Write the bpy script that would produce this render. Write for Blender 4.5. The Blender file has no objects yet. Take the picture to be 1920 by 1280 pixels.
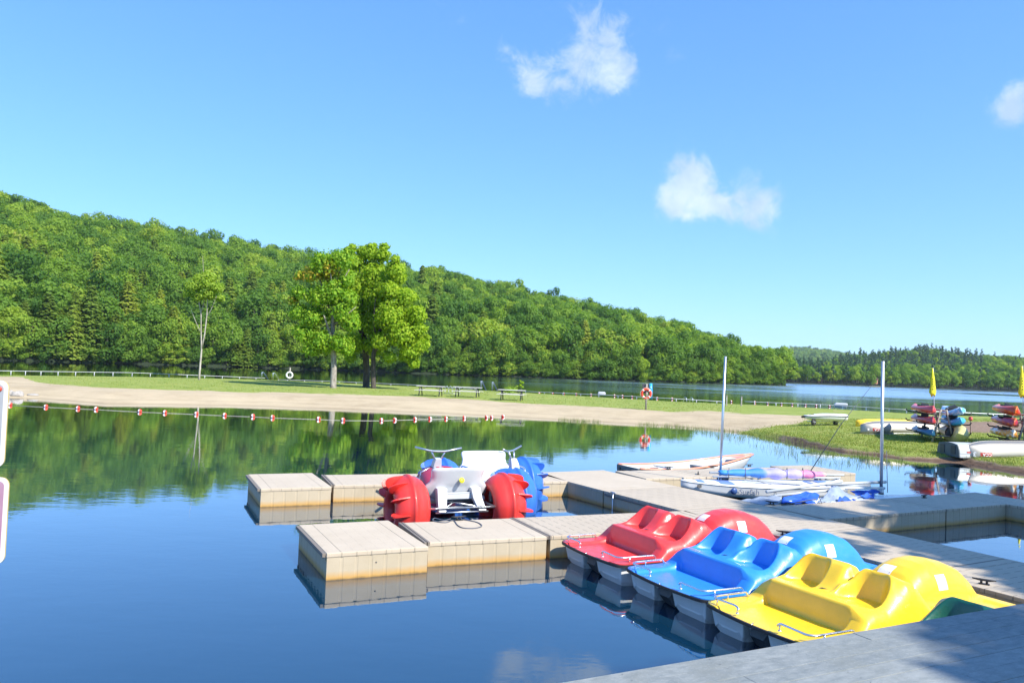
import bpy, bmesh, math, random
from math import sin, cos, pi, radians, sqrt
from mathutils import Vector, Matrix, noise
from mathutils.bvhtree import BVHTree

SC = bpy.context.scene
COL = SC.collection
rnd = random.Random(7)

# ------------------------------------------------------------------ camera
FPX, CZ, PITCH, ROLL = 1470.0, 2.8, radians(1.99), radians(2.2)
cam_d = bpy.data.cameras.new('camera'); cam = bpy.data.objects.new('camera', cam_d); COL.objects.link(cam)
cam_d.sensor_width = 36; cam_d.lens = 36 * FPX / 1920; cam_d.clip_start = 0.1; cam_d.clip_end = 30000
cam.matrix_world = (Matrix.Translation((0, 0, CZ)) @ Matrix.Rotation(pi / 2 + PITCH, 4, 'X') @ Matrix.Rotation(ROLL, 4, 'Z'))
SC.camera = cam

def ray(px, py):
    u = (px - 960) / FPX; v = (640 - py) / FPX
    c, s = cos(ROLL), sin(ROLL)
    x = c * u - s * v; y = s * u + c * v
    cp, sp = cos(PITCH), sin(PITCH)
    return Vector((x, cp - sp * y, sp + cp * y))
def at(px, py, z=0.0):
    r = ray(px, py); return Vector((0, 0, CZ)) + r * ((z - CZ) / r.z)
def hor(px): return 656.4 + (px) * (725.7 - 656.4) / 1802.0   # horizon row in the photo at a column

# ------------------------------------------------------------------ materials
def mat(name, base=(.5, .5, .5), rough=.5, metal=0.0, spec=.5, coat=0.0, trans=0.0):
    m = bpy.data.materials.new(name); m.use_nodes = True
    b = m.node_tree.nodes['Principled BSDF']
    b.inputs['Base Color'].default_value = (*base, 1)
    b.inputs['Roughness'].default_value = rough
    b.inputs['Metallic'].default_value = metal
    b.inputs['Specular IOR Level'].default_value = spec
    b.inputs['Coat Weight'].default_value = coat
    b.inputs['Coat Roughness'].default_value = .08
    return m
class NT:
    def __init__(s, m): s.t = m.node_tree; s.b = s.t.nodes.get('Principled BSDF')
    def n(s, typ, **k):
        x = s.t.nodes.new(typ)
        for a, v in k.items():
            if a.startswith('i_'):
                x.inputs[a[2:].replace('_', ' ')].default_value = v
            else: setattr(x, a, v)
        return x
    def l(s, a, b): s.t.links.new(a, b)
    def noise(s, scale, detail=4, rough=.6, vec=None, dist=0):
        x = s.n('ShaderNodeTexNoise'); x.inputs['Scale'].default_value = scale
        x.inputs['Detail'].default_value = detail; x.inputs['Roughness'].default_value = rough; x.inputs['Distortion'].default_value = dist
        if vec is not None: s.l(vec, x.inputs['Vector'])
        return x.outputs['Fac']
    def ramp(s, fac, stops, interp='LINEAR'):
        x = s.n('ShaderNodeValToRGB'); cr = x.color_ramp; cr.interpolation = interp
        while len(cr.elements) < len(stops): cr.elements.new(.5)
        for e, (p, c) in zip(cr.elements, stops):
            e.position = p; e.color = (*c, 1) if len(c) == 3 else c
        s.l(fac, x.inputs['Fac']); return x.outputs['Color']
    def mix(s, fac, a, b, blend='MIX'):
        x = s.n('ShaderNodeMix', data_type='RGBA', blend_type=blend)
        for sock, v in ((x.inputs[0], fac), (x.inputs[6], a), (x.inputs[7], b)):
            if hasattr(v, 'links'): s.l(v, sock)
            elif isinstance(v, (int, float)): sock.default_value = v
            else: sock.default_value = (*v, 1)
        return x.outputs[2]
    def math(s, op, a, b=0.0, c=0.0, clamp=False):
        x = s.n('ShaderNodeMath', operation=op, use_clamp=clamp)
        for i, v in enumerate((a, b, c)):
            if hasattr(v, 'links'): s.l(v, x.inputs[i])
            else: x.inputs[i].default_value = v
        return x.outputs[0]
    def mapr(s, v, a, b, c=0.0, d=1.0):
        x = s.n('ShaderNodeMapRange'); s.l(v, x.inputs[0])
        for i, q in enumerate((a, b, c, d)): x.inputs[i + 1].default_value = q
        return x.outputs[0]
    def bump(s, h, strength=.3, dist=.02, normal=None):
        x = s.n('ShaderNodeBump'); x.inputs['Strength'].default_value = strength; x.inputs['Distance'].default_value = dist
        s.l(h, x.inputs['Height'])
        if normal: s.l(normal, x.inputs['Normal'])
        s.l(x.outputs[0], s.b.inputs['Normal']); return x.outputs[0]
    def obj(s): return s.n('ShaderNodeTexCoord').outputs['Object']
    def pos(s): return s.n('ShaderNodeNewGeometry').outputs['Position']
    def sep(s, v):
        x = s.n('ShaderNodeSeparateXYZ'); s.l(v, x.inputs[0]); return x.outputs

def plastic(name, c, var=.12, rough=.28, coat=.25):
    m = mat(name, c, rough, coat=coat); t = NT(m)
    f = t.noise(3.0, 5, .6, t.obj())
    g = t.noise(45, 3, .6, t.obj())
    d = tuple(x * (1 - var) for x in c); l = tuple(min(1, x * (1 + var * .5)) for x in c)
    col = t.ramp(f, [(.3, d), (.7, l)])
    t.l(col, t.b.inputs['Base Color'])
    sp = t.noise(70, 2, .5, t.obj()); col = t.mix(t.mapr(sp, .70, .76, 0, .45), col, tuple(x * .45 for x in c))
    sm2 = t.noise(7, 8, .8, t.obj(), 1.0); col = t.mix(t.mapr(sm2, .60, .74, 0, .22), col, tuple(min(1, x * .6 + .22) for x in c)); t.l(col, t.b.inputs['Base Color'])
    t.l(t.mapr(t.math('ADD', g, t.mapr(sm2, .5, .7, 0, .4)), .3, .9, rough, rough + .3), t.b.inputs['Roughness'])
    t.bump(g, .05, .004)
    return m
def metal(name, c=(.75, .76, .78), rough=.22):
    m = mat(name, c, rough, metal=1.0); t = NT(m)
    t.l(t.mapr(t.noise(20, 4, .6, t.obj()), .3, .8, rough, rough + .2), t.b.inputs['Roughness'])
    return m
M = {}
M['red'] = plastic('red_plastic', (.80, .05, .045)); M['blue'] = plastic('blue_plastic', (.03, .25, .74))
M['yellow'] = plastic('yellow_plastic', (.93, .59, .025)); M['green'] = plastic('green_plastic', (.01, .11, .07))
M['white'] = plastic('white_plastic', (.56, .58, .60), .07); M['hull_white'] = plastic('hull_white', (.76, .77, .77), .08, .35)
M['trike_blue'] = plastic('cobalt_plastic', (.035, .16, .62), .12, .35); M['trike_red'] = plastic('scarlet_plastic', (.74, .04, .03), .12, .35)
M['trike_pink'] = plastic('faded_maroon_plastic', (.42, .04, .09), .2, .4)
M['black'] = mat('black_rubber', (.02, .02, .022), .6); M['dark'] = mat('dark_grey_plastic', (.05, .06, .07), .45)
M['chrome'] = metal('chrome'); M['alu'] = metal('aluminium', (.62, .65, .68), .32); M['galv'] = metal('galvanised', (.55, .58, .6), .42)
M['sticker'] = mat('white_sticker', (.8, .8, .78), .4); M['print'] = mat('grey_print', (.3, .3, .32), .5); M['yellow_sticker'] = mat('yellow_sticker', (.85, .8, .03), .4)
M['wood'] = mat('grey_wood_post', (.32, .29, .25), .8); M['bolt'] = mat('bolt', (.1, .1, .1), .5)
M['text_blue'] = mat('navy_lettering', (.03, .08, .25), .4); M['text_grey'] = mat('grey_lettering', (.09, .12, .2), .4)
M['red_patch'] = mat('red_patch', (.5, .05, .03), .5); M['text_white'] = mat('white_lettering', (.85, .85, .85), .5)
M['orange'] = plastic('orange_plastic', (.8, .13, .02), .2); M['orange_red'] = plastic('orange_red_plastic', (.72, .06, .02), .2)
M['pink'] = plastic('pink_red_plastic', (.75, .09, .1), .2); M['coral'] = plastic('coral_paint', (.75, .3, .18), .15)
M['sky'] = plastic('sky_blue_plastic', (.35, .6, .8), .4); M['kblue'] = plastic('kayak_blue', (.03, .33, .62), .3)
M['navy'] = plastic('kayak_navy', (.02, .12, .25), .3); M['cream'] = plastic('cream_yellow', (.72, .66, .25), .25)
M['ora_yel'] = plastic('amber_plastic', (.78, .36, .03), .5); M['slate'] = mat('slate_paint', (.10, .12, .13), .5)
M['boom'] = mat('white_boom', (.50, .52, .52), .35); M['rope'] = mat('rope', (.1, .11, .14), .8); M['rope_w'] = mat('pale_rope', (.6, .55, .45), .8)
M['flag'] = mat('yellow_cloth', (.85, .78, .03), .8); M['tarp_blue'] = plastic('blue_sailcloth', (.015, .1, .55), .3, .6, 0)
M['tarp_grey'] = plastic('grey_sailcloth', (.27, .33, .42), .2, .7, 0)
M['buoy_w'] = mat('buoy_white', (.8, .8, .78), .45); M['buoy_r'] = mat('buoy_red', (.68, .06, .03), .45)

def striped_stain():
    return None
# beige dock polyethylene with stain near the water
def dock_mat():
    m = mat('beige_dock_plastic', (.6, .5, .37), .62); t = NT(m)
    p = t.pos(); z = t.sep(p)[2]
    nz = t.noise(2.2, 5, .65, p); ny = t.noise(9, 4, .7, p)
    base = t.ramp(nz, [(.25, (.42, .35, .24)), (.75, (.50, .42, .30))])
    zz = t.math('ADD', z, t.math('MULTIPLY', t.math('SUBTRACT', ny, .5), .05))
    st = t.mapr(zz, .115, .03, 0, .95)
    col = t.mix(st, base, (.52, .30, .08))
    st2 = t.mapr(zz, .03, .0, 0, .85)
    col = t.mix(st2, col, (.16, .1, .035))
    # rare rusty dribbles
    sc = t.n('ShaderNodeMapping'); sc.inputs['Scale'].default_value = (4, 4, .7); t.l(p, sc.inputs[0])
    dr = t.noise(2.5, 6, .7, sc.outputs[0])
    col = t.mix(t.mapr(dr, .68, .78, 0, .5), col, (.3, .2, .1))
    t.l(col, t.b.inputs['Base Color']); t.bump(t.noise(60, 3, .6, p), .12, .004)
    return m
def deck_mat(name, c0, c1, line=.10):
    # tread pattern of staggered short grooves moulded in the top, in the section's own coordinates
    m = mat(name, c0, .7); t = NT(m)
    o = t.obj(); x, y, _ = t.sep(o)
    fx = t.math('FRACT', t.math('MULTIPLY', x, 6.0)); row = t.math('FLOOR', t.math('MULTIPLY', x, 6.0))
    fy = t.math('FRACT', t.math('ADD', t.math('MULTIPLY', y, 3.6), t.math('MULTIPLY', row, .5)))
    groove = t.math('MULTIPLY', t.math('LESS_THAN', fx, .07), t.math('LESS_THAN', fy, .62))
    nz = t.noise(1.6, 5, .6, o)
    n2 = t.noise(14, 5, .7, o)
    col = t.ramp(nz, [(.25, c0), (.75, c1)])
    col = t.mix(t.mapr(n2, .58, .75, 0, .35), col, tuple(v * .68 for v in c0))
    col = t.mix(t.math('MULTIPLY', groove, line), col, (.1, .09, .08))
    t.l(col, t.b.inputs['Base Color'])
    t.bump(t.math('SUBTRACT', t.math('MULTIPLY', n2, .2), groove), .5, .004)
    return m
M['dock'] = dock_mat()
M['deck_tan'] = deck_mat('dock_top_tan', (.47, .39, .285), (.545, .46, .345), .12)
M['deck_tread'] = deck_mat('dock_top_tread', (.43, .36, .265), (.50, .42, .315), .75)
M['gap'] = mat('connector_strip', (.2, .17, .14), .7)

# ------------------------------------------------------------------ mesh builder
class MB:
    def __init__(s): s.v = []; s.f = []; s.m = []; s.sm = []
    def add(s, vs, fs, mi=0, smooth=False):
        o = len(s.v); s.v += [tuple(p) for p in vs]
        for f in fs: s.f.append(tuple(i + o for i in f)); s.m.append(mi); s.sm.append(smooth)
    def box(s, c, d, mi=0, rz=0, M4=None):
        vs = [Vector((x * d[0] / 2, y * d[1] / 2, z * d[2] / 2)) for x in (-1, 1) for y in (-1, 1) for z in (-1, 1)]
        R = Matrix.Rotation(rz, 4, 'Z') if M4 is None else M4
        vs = [(R @ p) + Vector(c) for p in vs]
        s.add(vs, [(0, 1, 3, 2), (4, 6, 7, 5), (0, 4, 5, 1), (2, 3, 7, 6), (0, 2, 6, 4), (1, 5, 7, 3)], mi)
    def prism(s, poly, z0, z1, mi=0, mtop=None):
        n = len(poly); vs = [(x, y, z0) for x, y in poly] + [(x, y, z1) for x, y in poly]
        s.add(vs, [(i, (i + 1) % n, n + (i + 1) % n, n + i) for i in range(n)] + [tuple(range(n - 1, -1, -1))], mi)
        s.add(vs[n:], [tuple(range(n))], mi if mtop is None else mtop)
    def tube(s, pts, r, n=8, mi=0, closed=False, cap=True):
        pts = [Vector(p) for p in pts]; N = len(pts); rs = r if isinstance(r, (list, tuple)) else [r] * N
        rings = []; up = None
        for i in range(N):
            a = pts[(i - 1) % N] if (closed or i > 0) else pts[i]; b = pts[(i + 1) % N] if (closed or i < N - 1) else pts[i]
            d = (b - a); d = d.normalized() if d.length > 1e-9 else Vector((0, 0, 1))
            if up is None:
                up = Vector((0, 0, 1)) if abs(d.z) < .9 else Vector((1, 0, 0))
            x = d.cross(up)
            if x.length < 1e-6: x = d.cross(Vector((0, 1, 0)))
            x.normalize(); y = x.cross(d).normalized(); up = y
            rings.append([pts[i] + (x * cos(2 * pi * k / n) + y * sin(2 * pi * k / n)) * rs[i] for k in range(n)])
        vs = [p for q in rings for p in q]; fs = []
        for i in range(N if closed else N - 1):
            j = (i + 1) % N
            for k in range(n): fs.append((i * n + k, i * n + (k + 1) % n, j * n + (k + 1) % n, j * n + k))
        if cap and not closed: fs += [tuple(range(n - 1, -1, -1)), tuple((N - 1) * n + k for k in range(n))]
        s.add(vs, fs, mi, True)
    def lathe(s, prof, n=24, mi=0, M4=None, closed=False):
        # prof: (r, z) revolved round local z
        R = M4 or Matrix.Identity(4); N = len(prof)
        vs = [R @ Vector((r * cos(2 * pi * k / n), r * sin(2 * pi * k / n), z)) for r, z in prof for k in range(n)]
        fs = []
        for i in range(N if closed else N - 1):
            j = (i + 1) % N
            for k in range(n): fs.append((i * n + k, i * n + (k + 1) % n, j * n + (k + 1) % n, j * n + k))
        s.add(vs, fs, mi, True)
    def loft(s, rings, mi=0, closed=True, caps=True, smooth=True):
        n = len(rings[0]); vs = [p for q in rings for p in q]; fs = []
        for i in range(len(rings) - 1):
            for k in range(n if closed else n - 1):
                fs.append((i * n + k, i * n + (k + 1) % n, (i + 1) * n + (k + 1) % n, (i + 1) * n + k))
        if caps: fs += [tuple(range(n - 1, -1, -1)), tuple((len(rings) - 1) * n + k for k in range(n))]
        s.add(vs, fs, mi, smooth)
    def sphere(s, c, r, n=14, mi=0, sq=(1, 1, 1)):
        pr = [(max(1e-4, r * sin(pi * i / n)), -r * cos(pi * i / n)) for i in range(n + 1)]
        s.lathe(pr, n + 4, mi, Matrix.Translation(c) @ Matrix.Diagonal((*sq, 1)))
    def mesh(s, name, mats, sharp=None):
        me = bpy.data.meshes.new(name); me.from_pydata(s.v, [], s.f)
        for m in mats: me.materials.append(M[m] if isinstance(m, str) else m)
        me.polygons.foreach_set('material_index', s.m); me.polygons.foreach_set('use_smooth', s.sm)
        me.validate(); me.update()
        return me
    def build(s, name, mats, parent=None, fix=False, bevel=0.0):
        if isinstance(mats, (str, bpy.types.Material)): mats = [mats]
        me = s.mesh(name, mats)
        if fix or bevel:
            bm = bmesh.new(); bm.from_mesh(me); bmesh.ops.recalc_face_normals(bm, faces=bm.faces)
            if bevel:
                es = [e for e in bm.edges if len(e.link_faces) == 2 and e.calc_face_angle(0) > .6]
                bmesh.ops.bevel(bm, geom=es, offset=bevel, segments=2, affect='EDGES', profile=.6)
            bm.to_mesh(me); bm.free()
        o = bpy.data.objects.new(name, me); COL.objects.link(o)
        if parent is not None: o.parent = parent
        return o
def tag(o, label=None, cat=None, group=None, kind=None):
    for k, v in (('label', label), ('category', cat), ('group', group), ('kind', kind)):
        if v: o[k] = v
    return o
def thing(name, label, cat, loc=(0, 0, 0), rz=0.0, group=None):
    o = bpy.data.objects.new(name, None); COL.objects.link(o); o.empty_display_size = .1
    o.location = loc; o.rotation_euler = (0, 0, rz); return tag(o, label, cat, group)
def kids(o): return [c for c in bpy.data.objects if c.parent == o]
def copy_tree(o, parent=None):
    c = o.copy(); COL.objects.link(c)
    if parent is not None: c.parent = parent
    for k in kids(o): copy_tree(k, c)
    return c
def text_mesh(name, body, size, material, parent, M4, ext=.0015, bold=False):
    cu = bpy.data.curves.new(name, 'FONT'); cu.body = body; cu.size = size; cu.extrude = ext; cu.align_x = 'CENTER'; cu.align_y = 'CENTER'
    if bold: cu.offset = size * .02
    tmp = bpy.data.objects.new('tmp_text', cu); COL.objects.link(tmp)
    dg = bpy.context.evaluated_depsgraph_get(); me = bpy.data.meshes.new_from_object(tmp.evaluated_get(dg))
    bpy.data.objects.remove(tmp); me.materials.clear(); me.materials.append(M[material]); me.transform(M4)
    o = bpy.data.objects.new(name, me); COL.objects.link(o); o.parent = parent; return o
def interp(tab, x):
    if x <= tab[0][0]: return tab[0][1]
    for (a, va), (b, vb) in zip(tab, tab[1:]):
        if x <= b: return va + (vb - va) * (x - a) / (b - a)
    return tab[-1][1]
def sst(a, b, x):
    t = max(0., min(1., (x - a) / (b - a))); return t * t * (3 - 2 * t)
def lerp(a, b, t): return a + (b - a) * t
# ------------------------------------------------------------------ world, sun
SUN = Vector((.76, -.60, .90)).normalized()
w = bpy.data.worlds.new('World'); SC.world = w; w.use_nodes = True
wt = w.node_tree; bg = wt.nodes['Background']
sky = wt.nodes.new('ShaderNodeTexSky'); sky.sky_type = 'NISHITA'; sky.sun_disc = False
sky.sun_elevation = math.asin(SUN.z); sky.sun_rotation = math.atan2(SUN.x, SUN.y)
sky.altitude = 300; sky.air_density = 1.0; sky.dust_density = .3; sky.ozone_density = 2.0
bg.inputs['Strength'].default_value = .15
def wn(t, **k):
    x = wt.nodes.new(t)
    for a, v in k.items(): setattr(x, a, v)
    return x
def wmath(op, a, b=0.0, clamp=False):
    x = wn('ShaderNodeMath', operation=op, use_clamp=clamp)
    for i, v in enumerate((a, b)):
        if hasattr(v, 'links'): wt.links.new(v, x.inputs[i])
        else: x.inputs[i].default_value = v
    return x.outputs[0]
tc = wn('ShaderNodeTexCoord'); gen = tc.outputs['Generated']
# clouds: soft blobs set in fixed sky directions, torn up by noise
def cdir(px, py): return ray(px, py).normalized()
CL = [  # px, py, radius px, weight
    (1060, 0, 60, .42), (1110, 30, 60, .42), (1120, 75, 50, .42), (1135, 115, 50, .46), (1160, 145, 45, .56), (1090, 140, 50, .40), (1030, 142, 50, .50), (985, 150, 42, .46), (945, 95, 38, .42), (1000, 115, 40, .36), (1060, 165, 40, .4), (1240, 15, 40, .34), (1170, 60, 40, .3),
    (1280, 100, 40, .28), (1300, 318, 36, .60), (1275, 325, 34, .52), (1322, 340, 36, .62), (1250, 350, 34, .42), (1245, 385, 38, .62), (1285, 392, 40, .58), (1325, 388, 38, .5), (1345, 370, 32, .5), (1365, 382, 34, .52), (1400, 375, 34, .55), (1430, 350, 34, .58), (1455, 362, 32, .52), (1445, 395, 34, .5), (1405, 400, 34, .46),
    (1150, 315, 22, .28), (1890, 178, 32, .48), (1915, 185, 34, .5), (1945, 190, 40, .6), (1918, 250, 20, .4), (1560, 622, 26, .28), (870, 20, 50, .22)]
acc = None
nz = wn('ShaderNodeTexNoise'); nz.inputs['Scale'].default_value = 26; nz.inputs['Detail'].default_value = 10; nz.inputs['Roughness'].default_value = .66; nz.inputs['Distortion'].default_value = .4
wt.links.new(gen, nz.inputs['Vector'])
nw = wn('ShaderNodeTexNoise'); nw.inputs['Scale'].default_value = 9; nw.inputs['Detail'].default_value = 5
wt.links.new(gen, nw.inputs['Vector'])
warp = wn('ShaderNodeVectorMath', operation='SCALE'); warp.inputs['Scale'].default_value = .05
wsub = wn('ShaderNodeVectorMath', operation='SUBTRACT'); wsub.inputs[1].default_value = (.5, .5, .5); wt.links.new(nw.outputs['Color'], wsub.inputs[0]); wt.links.new(wsub.outputs[0], warp.inputs[0])
wadd = wn('ShaderNodeVectorMath', operation='ADD'); wt.links.new(gen, wadd.inputs[0]); wt.links.new(warp.outputs[0], wadd.inputs[1])
for px, py, r, wgt in CL:
    d = wn('ShaderNodeVectorMath', operation='DISTANCE'); wt.links.new(wadd.outputs[0], d.inputs[0]); d.inputs[1].default_value = cdir(px, py)
    mr = wn('ShaderNodeMapRange', interpolation_type='SMOOTHSTEP'); wt.links.new(d.outputs['Value'], mr.inputs[0])
    mr.inputs[1].default_value = 0; mr.inputs[2].default_value = r / FPX * 1.7; mr.inputs[3].default_value = wgt; mr.inputs[4].default_value = 0
    acc = mr.outputs[0] if acc is None else wmath('ADD', acc, mr.outputs[0])
sm_ = wn('ShaderNodeMapRange', interpolation_type='SMOOTHSTEP'); wt.links.new(wmath('ADD', acc, wmath('MULTIPLY', wmath('SUBTRACT', nz.outputs['Fac'], .5), 3.1)), sm_.inputs[0]); sm_.inputs[1].default_value = .32; sm_.inputs[2].default_value = 1.45
den = wmath('MULTIPLY', wmath('MULTIPLY', sm_.outputs[0], wmath('MULTIPLY', acc, 1.5, True)), .88, True)
hs = wn('ShaderNodeHueSaturation'); hs.inputs['Saturation'].default_value = 1.22; hs.inputs['Value'].default_value = 1.0
wt.links.new(sky.outputs[0], hs.inputs['Color'])
mx = wn('ShaderNodeMix', data_type='RGBA'); wt.links.new(den, mx.inputs[0]); tint = wn('ShaderNodeMix', data_type='RGBA', blend_type='MULTIPLY'); tint.inputs[0].default_value = 1; wt.links.new(hs.outputs[0], tint.inputs[6]); tint.inputs[7].default_value = (.57, .745, .92, 1); gam = wn('ShaderNodeGamma'); gam.inputs[1].default_value = .62; wt.links.new(tint.outputs[2], gam.inputs[0]); ti2 = wn('ShaderNodeMix', data_type='RGBA', blend_type='MULTIPLY'); ti2.inputs[0].default_value = 1; wt.links.new(gam.outputs[0], ti2.inputs[6]); ti2.inputs[7].default_value = (.79, 1.01, 1.33, 1); wt.links.new(ti2.outputs[2], mx.inputs[6]); cm = wn('ShaderNodeMix', data_type='RGBA'); n3_ = wn('ShaderNodeTexNoise'); n3_.inputs['Scale'].default_value = 16; n3_.inputs['Detail'].default_value = 4; wt.links.new(gen, n3_.inputs['Vector']); cr_ = wn('ShaderNodeMapRange'); wt.links.new(n3_.outputs['Fac'], cr_.inputs[0]); cr_.inputs[1].default_value = .38; cr_.inputs[2].default_value = .62; wt.links.new(cr_.outputs[0], cm.inputs[0]); cm.inputs[6].default_value = (1.45, 1.9, 2.75, 1); cm.inputs[7].default_value = (2.25, 2.6, 3.1, 1); wt.links.new(cm.outputs[2], mx.inputs[7])
wt.links.new(mx.outputs[2], bg.inputs['Color'])

sd = bpy.data.lights.new('sun', 'SUN'); sd.energy = 3.1; sd.angle = radians(.53); sd.color = (1, .94, .83)
so = bpy.data.objects.new('sun', sd); COL.objects.link(so); so.rotation_euler = SUN.to_track_quat('Z', 'Y').to_euler()
SC.view_settings.view_transform = 'Standard'; SC.view_settings.look = 'None'; SC.view_settings.exposure = 1.42; SC.view_settings.gamma = 1
SC.cycles.max_bounces = 6; SC.cycles.transparent_max_bounces = 8; SC.cycles.caustics_reflective = False; SC.cycles.caustics_refractive = False
SC.cycles.sample_clamp_indirect = 6

# ------------------------------------------------------------------ water
def water_mat():
    m = bpy.data.materials.new('lake_water'); m.use_nodes = True; t = NT(m); nt = m.node_tree
    b = t.b; b.inputs['Base Color'].default_value = (.004, .030, .062, 1); b.inputs['Roughness'].default_value = .6; b.inputs['Specular IOR Level'].default_value = 0
    p = t.pos(); x, y, _ = t.sep(p)
    # calm lagoon, breezy open lake beyond the spit
    dist = t.mapr(y, 60, 120, 0, 1)
    side = t.mapr(t.math('DIVIDE', x, t.math('MAXIMUM', y, 1)), -.30, .30, 0, 1)
    nzw = t.noise(.012, 4, .6, p)
    wind = t.math('MULTIPLY', t.math('MULTIPLY', dist, side), t.mapr(nzw, .35, .6, .2, 1), clamp=True)
    band = t.mapr(y, 130, 190, 0, 1)
    wind = t.math('MULTIPLY', wind, t.mapr(y, 95, 170, .25, 1.0), clamp=True)
    mp = t.n('ShaderNodeMapping'); mp.inputs['Scale'].default_value = (1, 1.6, 1); t.l(p, mp.inputs[0])
    n1 = t.noise(1.1, 3, .55, mp.outputs[0]); n2 = t.noise(6, 3, .6, mp.outputs[0]); n3 = t.noise(.25, 2, .5, p)
    patch = t.mapr(t.noise(.22, 3, .6, p), .42, .66, .25, 1)
    h = t.math('ADD', t.math('MULTIPLY', n1, .8), t.math('MULTIPLY', t.math('MULTIPLY', n2, patch), .25)); h = t.math('ADD', h, t.math('MULTIPLY', n3, 1.2))
    bp = t.n('ShaderNodeBump'); bp.inputs['Distance'].default_value = .012
    t.l(t.math('ADD', .22, t.math('MULTIPLY', wind, .4)), bp.inputs['Strength']); t.l(h, bp.inputs['Height'])
    g = t.n('ShaderNodeBsdfGlossy'); g.inputs['Color'].default_value = (.93, .95, .96, 1)
    t.l(t.math('ADD', .012, t.math('MULTIPLY', wind, .26)), g.inputs['Roughness']); t.l(bp.outputs[0], g.inputs['Normal'])
    fr = t.n('ShaderNodeFresnel'); fr.inputs['IOR'].default_value = 1.7; t.l(bp.outputs[0], fr.inputs['Normal'])
    ms = t.n('ShaderNodeMixShader'); t.l(t.math('MULTIPLY', fr.outputs[0], 1.48, clamp=True), ms.inputs[0]); t.l(b.outputs[0], ms.inputs[1]); t.l(g.outputs[0], ms.inputs[2])
    # specks of pollen drifting on the surface
    out = nt.nodes['Material Output']; t.l(ms.outputs[0], out.inputs['Surface'])
    vo = t.n('ShaderNodeTexVoronoi'); vo.inputs['Scale'].default_value = 14; vo.inputs['Randomness'].default_value = 1; t.l(p, vo.inputs['Vector'])
    dot = t.math('LESS_THAN', vo.outputs['Distance'], .045)
    pm = t.mapr(t.noise(.8, 4, .7, p), .52, .66, 0, 1)
    keep = t.math('MULTIPLY', t.math('MULTIPLY', dot, t.math('GREATER_THAN', t.sep(vo.outputs['Color'])[0], .55)), t.math('GREATER_THAN', pm, .5))
    df = t.n('ShaderNodeBsdfDiffuse'); df.inputs['Color'].default_value = (.42, .45, .4, 1)
    ms2 = t.n('ShaderNodeMixShader'); t.l(t.math('MULTIPLY', keep, .55), ms2.inputs[0]); t.l(ms.outputs[0], ms2.inputs[1]); t.l(df.outputs[0], ms2.inputs[2])
    t.l(ms2.outputs[0], out.inputs['Surface'])
    return m
mb = MB(); mb.add([(-9000, -3000, 0), (9000, -3000, 0), (9000, 12000, 0), (-9000, 12000, 0)], [(0, 1, 2, 3)])
wo = mb.build('water', [water_mat()]); tag(wo, kind='structure', label='calm blue lake water with mirror reflections')

# ------------------------------------------------------------------ spit of land
NEAR = [(-900, 760), (-500, 752), (-100, 744), (16, 746), (75, 747), (140, 752), (197, 757), (300, 758), (480, 761), (640, 767), (812, 774), (970, 781.6), (1146, 792), (1241, 797), (1330, 804), (1400, 812), (1455, 822), (1522, 836), (1585, 848), (1640, 853), (1697, 861), (1804, 868), (1920, 887)]
FAR = [(-900, 668), (-500, 684), (0, 703), (250, 706), (480, 711), (620, 717), (767, 724), (984, 736), (1260, 752.5), (1400, 758), (1560, 766), (1711, 775), (1920, 783)]
NW = [at(px, py, 0) for px, py in NEAR] + [Vector(p) for p in ((18, 23, 0), (16, 19, 0), (15.5, 15, 0), (13.5, 11, 0), (11.5, 7.5, 0), (9, 3, 0), (5, .5, 0), (-3, -1.5, 0), (-20, -6, 0))]
FW = [at(px, py, .55) for px, py in FAR] + [Vector(p) for p in ((46, 66, .55), (60, 66, .55), (90, 60, .55), (110, 30, .55), (110, 0, .55), (90, -40, .55), (40, -60, .55), (-10, -60, .55), (-40, -60, .55))]
def resample(P, n):
    L = [0]
    for a, b in zip(P, P[1:]): L.append(L[-1] + (b - a).length)
    out = []
    for i in range(n):
        s = L[-1] * i / (n - 1); k = 0
        while k < len(L) - 2 and L[k + 1] < s: k += 1
        out.append(P[k].lerp(P[k + 1], (s - L[k]) / max(1e-9, L[k + 1] - L[k])))
    return out
def match(P, Q, n):
    # both lines sampled segment by segment so that equal fractions face each other
    return resample(P, n), resample(Q, n)
nN = len(NEAR)
na = 420
# visible stretch is sampled by photo column, the rest (right and behind) by arc length
def by_col(tab, z, n, a=-900, b=1920):
    return [at(px, interp(tab, px), z) for px in [a + (b - a) * (i / (n - 1)) for i in range(n)]]
Na = by_col(NEAR, 0, na) + resample([Vector(NW[nN - 1])] + NW[nN:], 80)[1:]
Fa = by_col(FAR, .55, na) + resample([Vector(FW[len(FAR) - 1])] + FW[len(FAR):], 80)[1:]
# sand/grass edge in photo rows: grass starts above this row (and again below the second on the right)
GR = [(-900, 690), (40, 706), (75, 718), (200, 727), (480, 735), (700, 740), (860, 747), (1000, 757), (1150, 764), (1260, 771), (1370, 773), (1500, 780), (1570, 786), (1700, 790)]
def proj(p):
    q = Vector(p) - Vector((0, 0, CZ)); cp, sp = cos(PITCH), sin(PITCH)
    d = q.y * cp + q.z * sp
    if d < .5: return None
    a = q.x / d; b = (-q.y * sp + q.z * cp) / d; c, s = cos(ROLL), sin(ROLL)
    return 960 + FPX * (c * a + s * b), 640 - FPX * (-s * a + c * b)
NS = 110
def land_z(s, wdt, steep):
    d = s * wdt                                   # metres from the water
    zb = .45 * min(1, d / 5.0) + .10 * sst(5, 20, d)      # beach
    zg = .22 * sst(-.1, .9, d) + .28 * sst(.8, 9, d)   # turf bank
    return lerp(zb, zg, steep)
vs = []; cols = []; grass_pts = []
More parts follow.
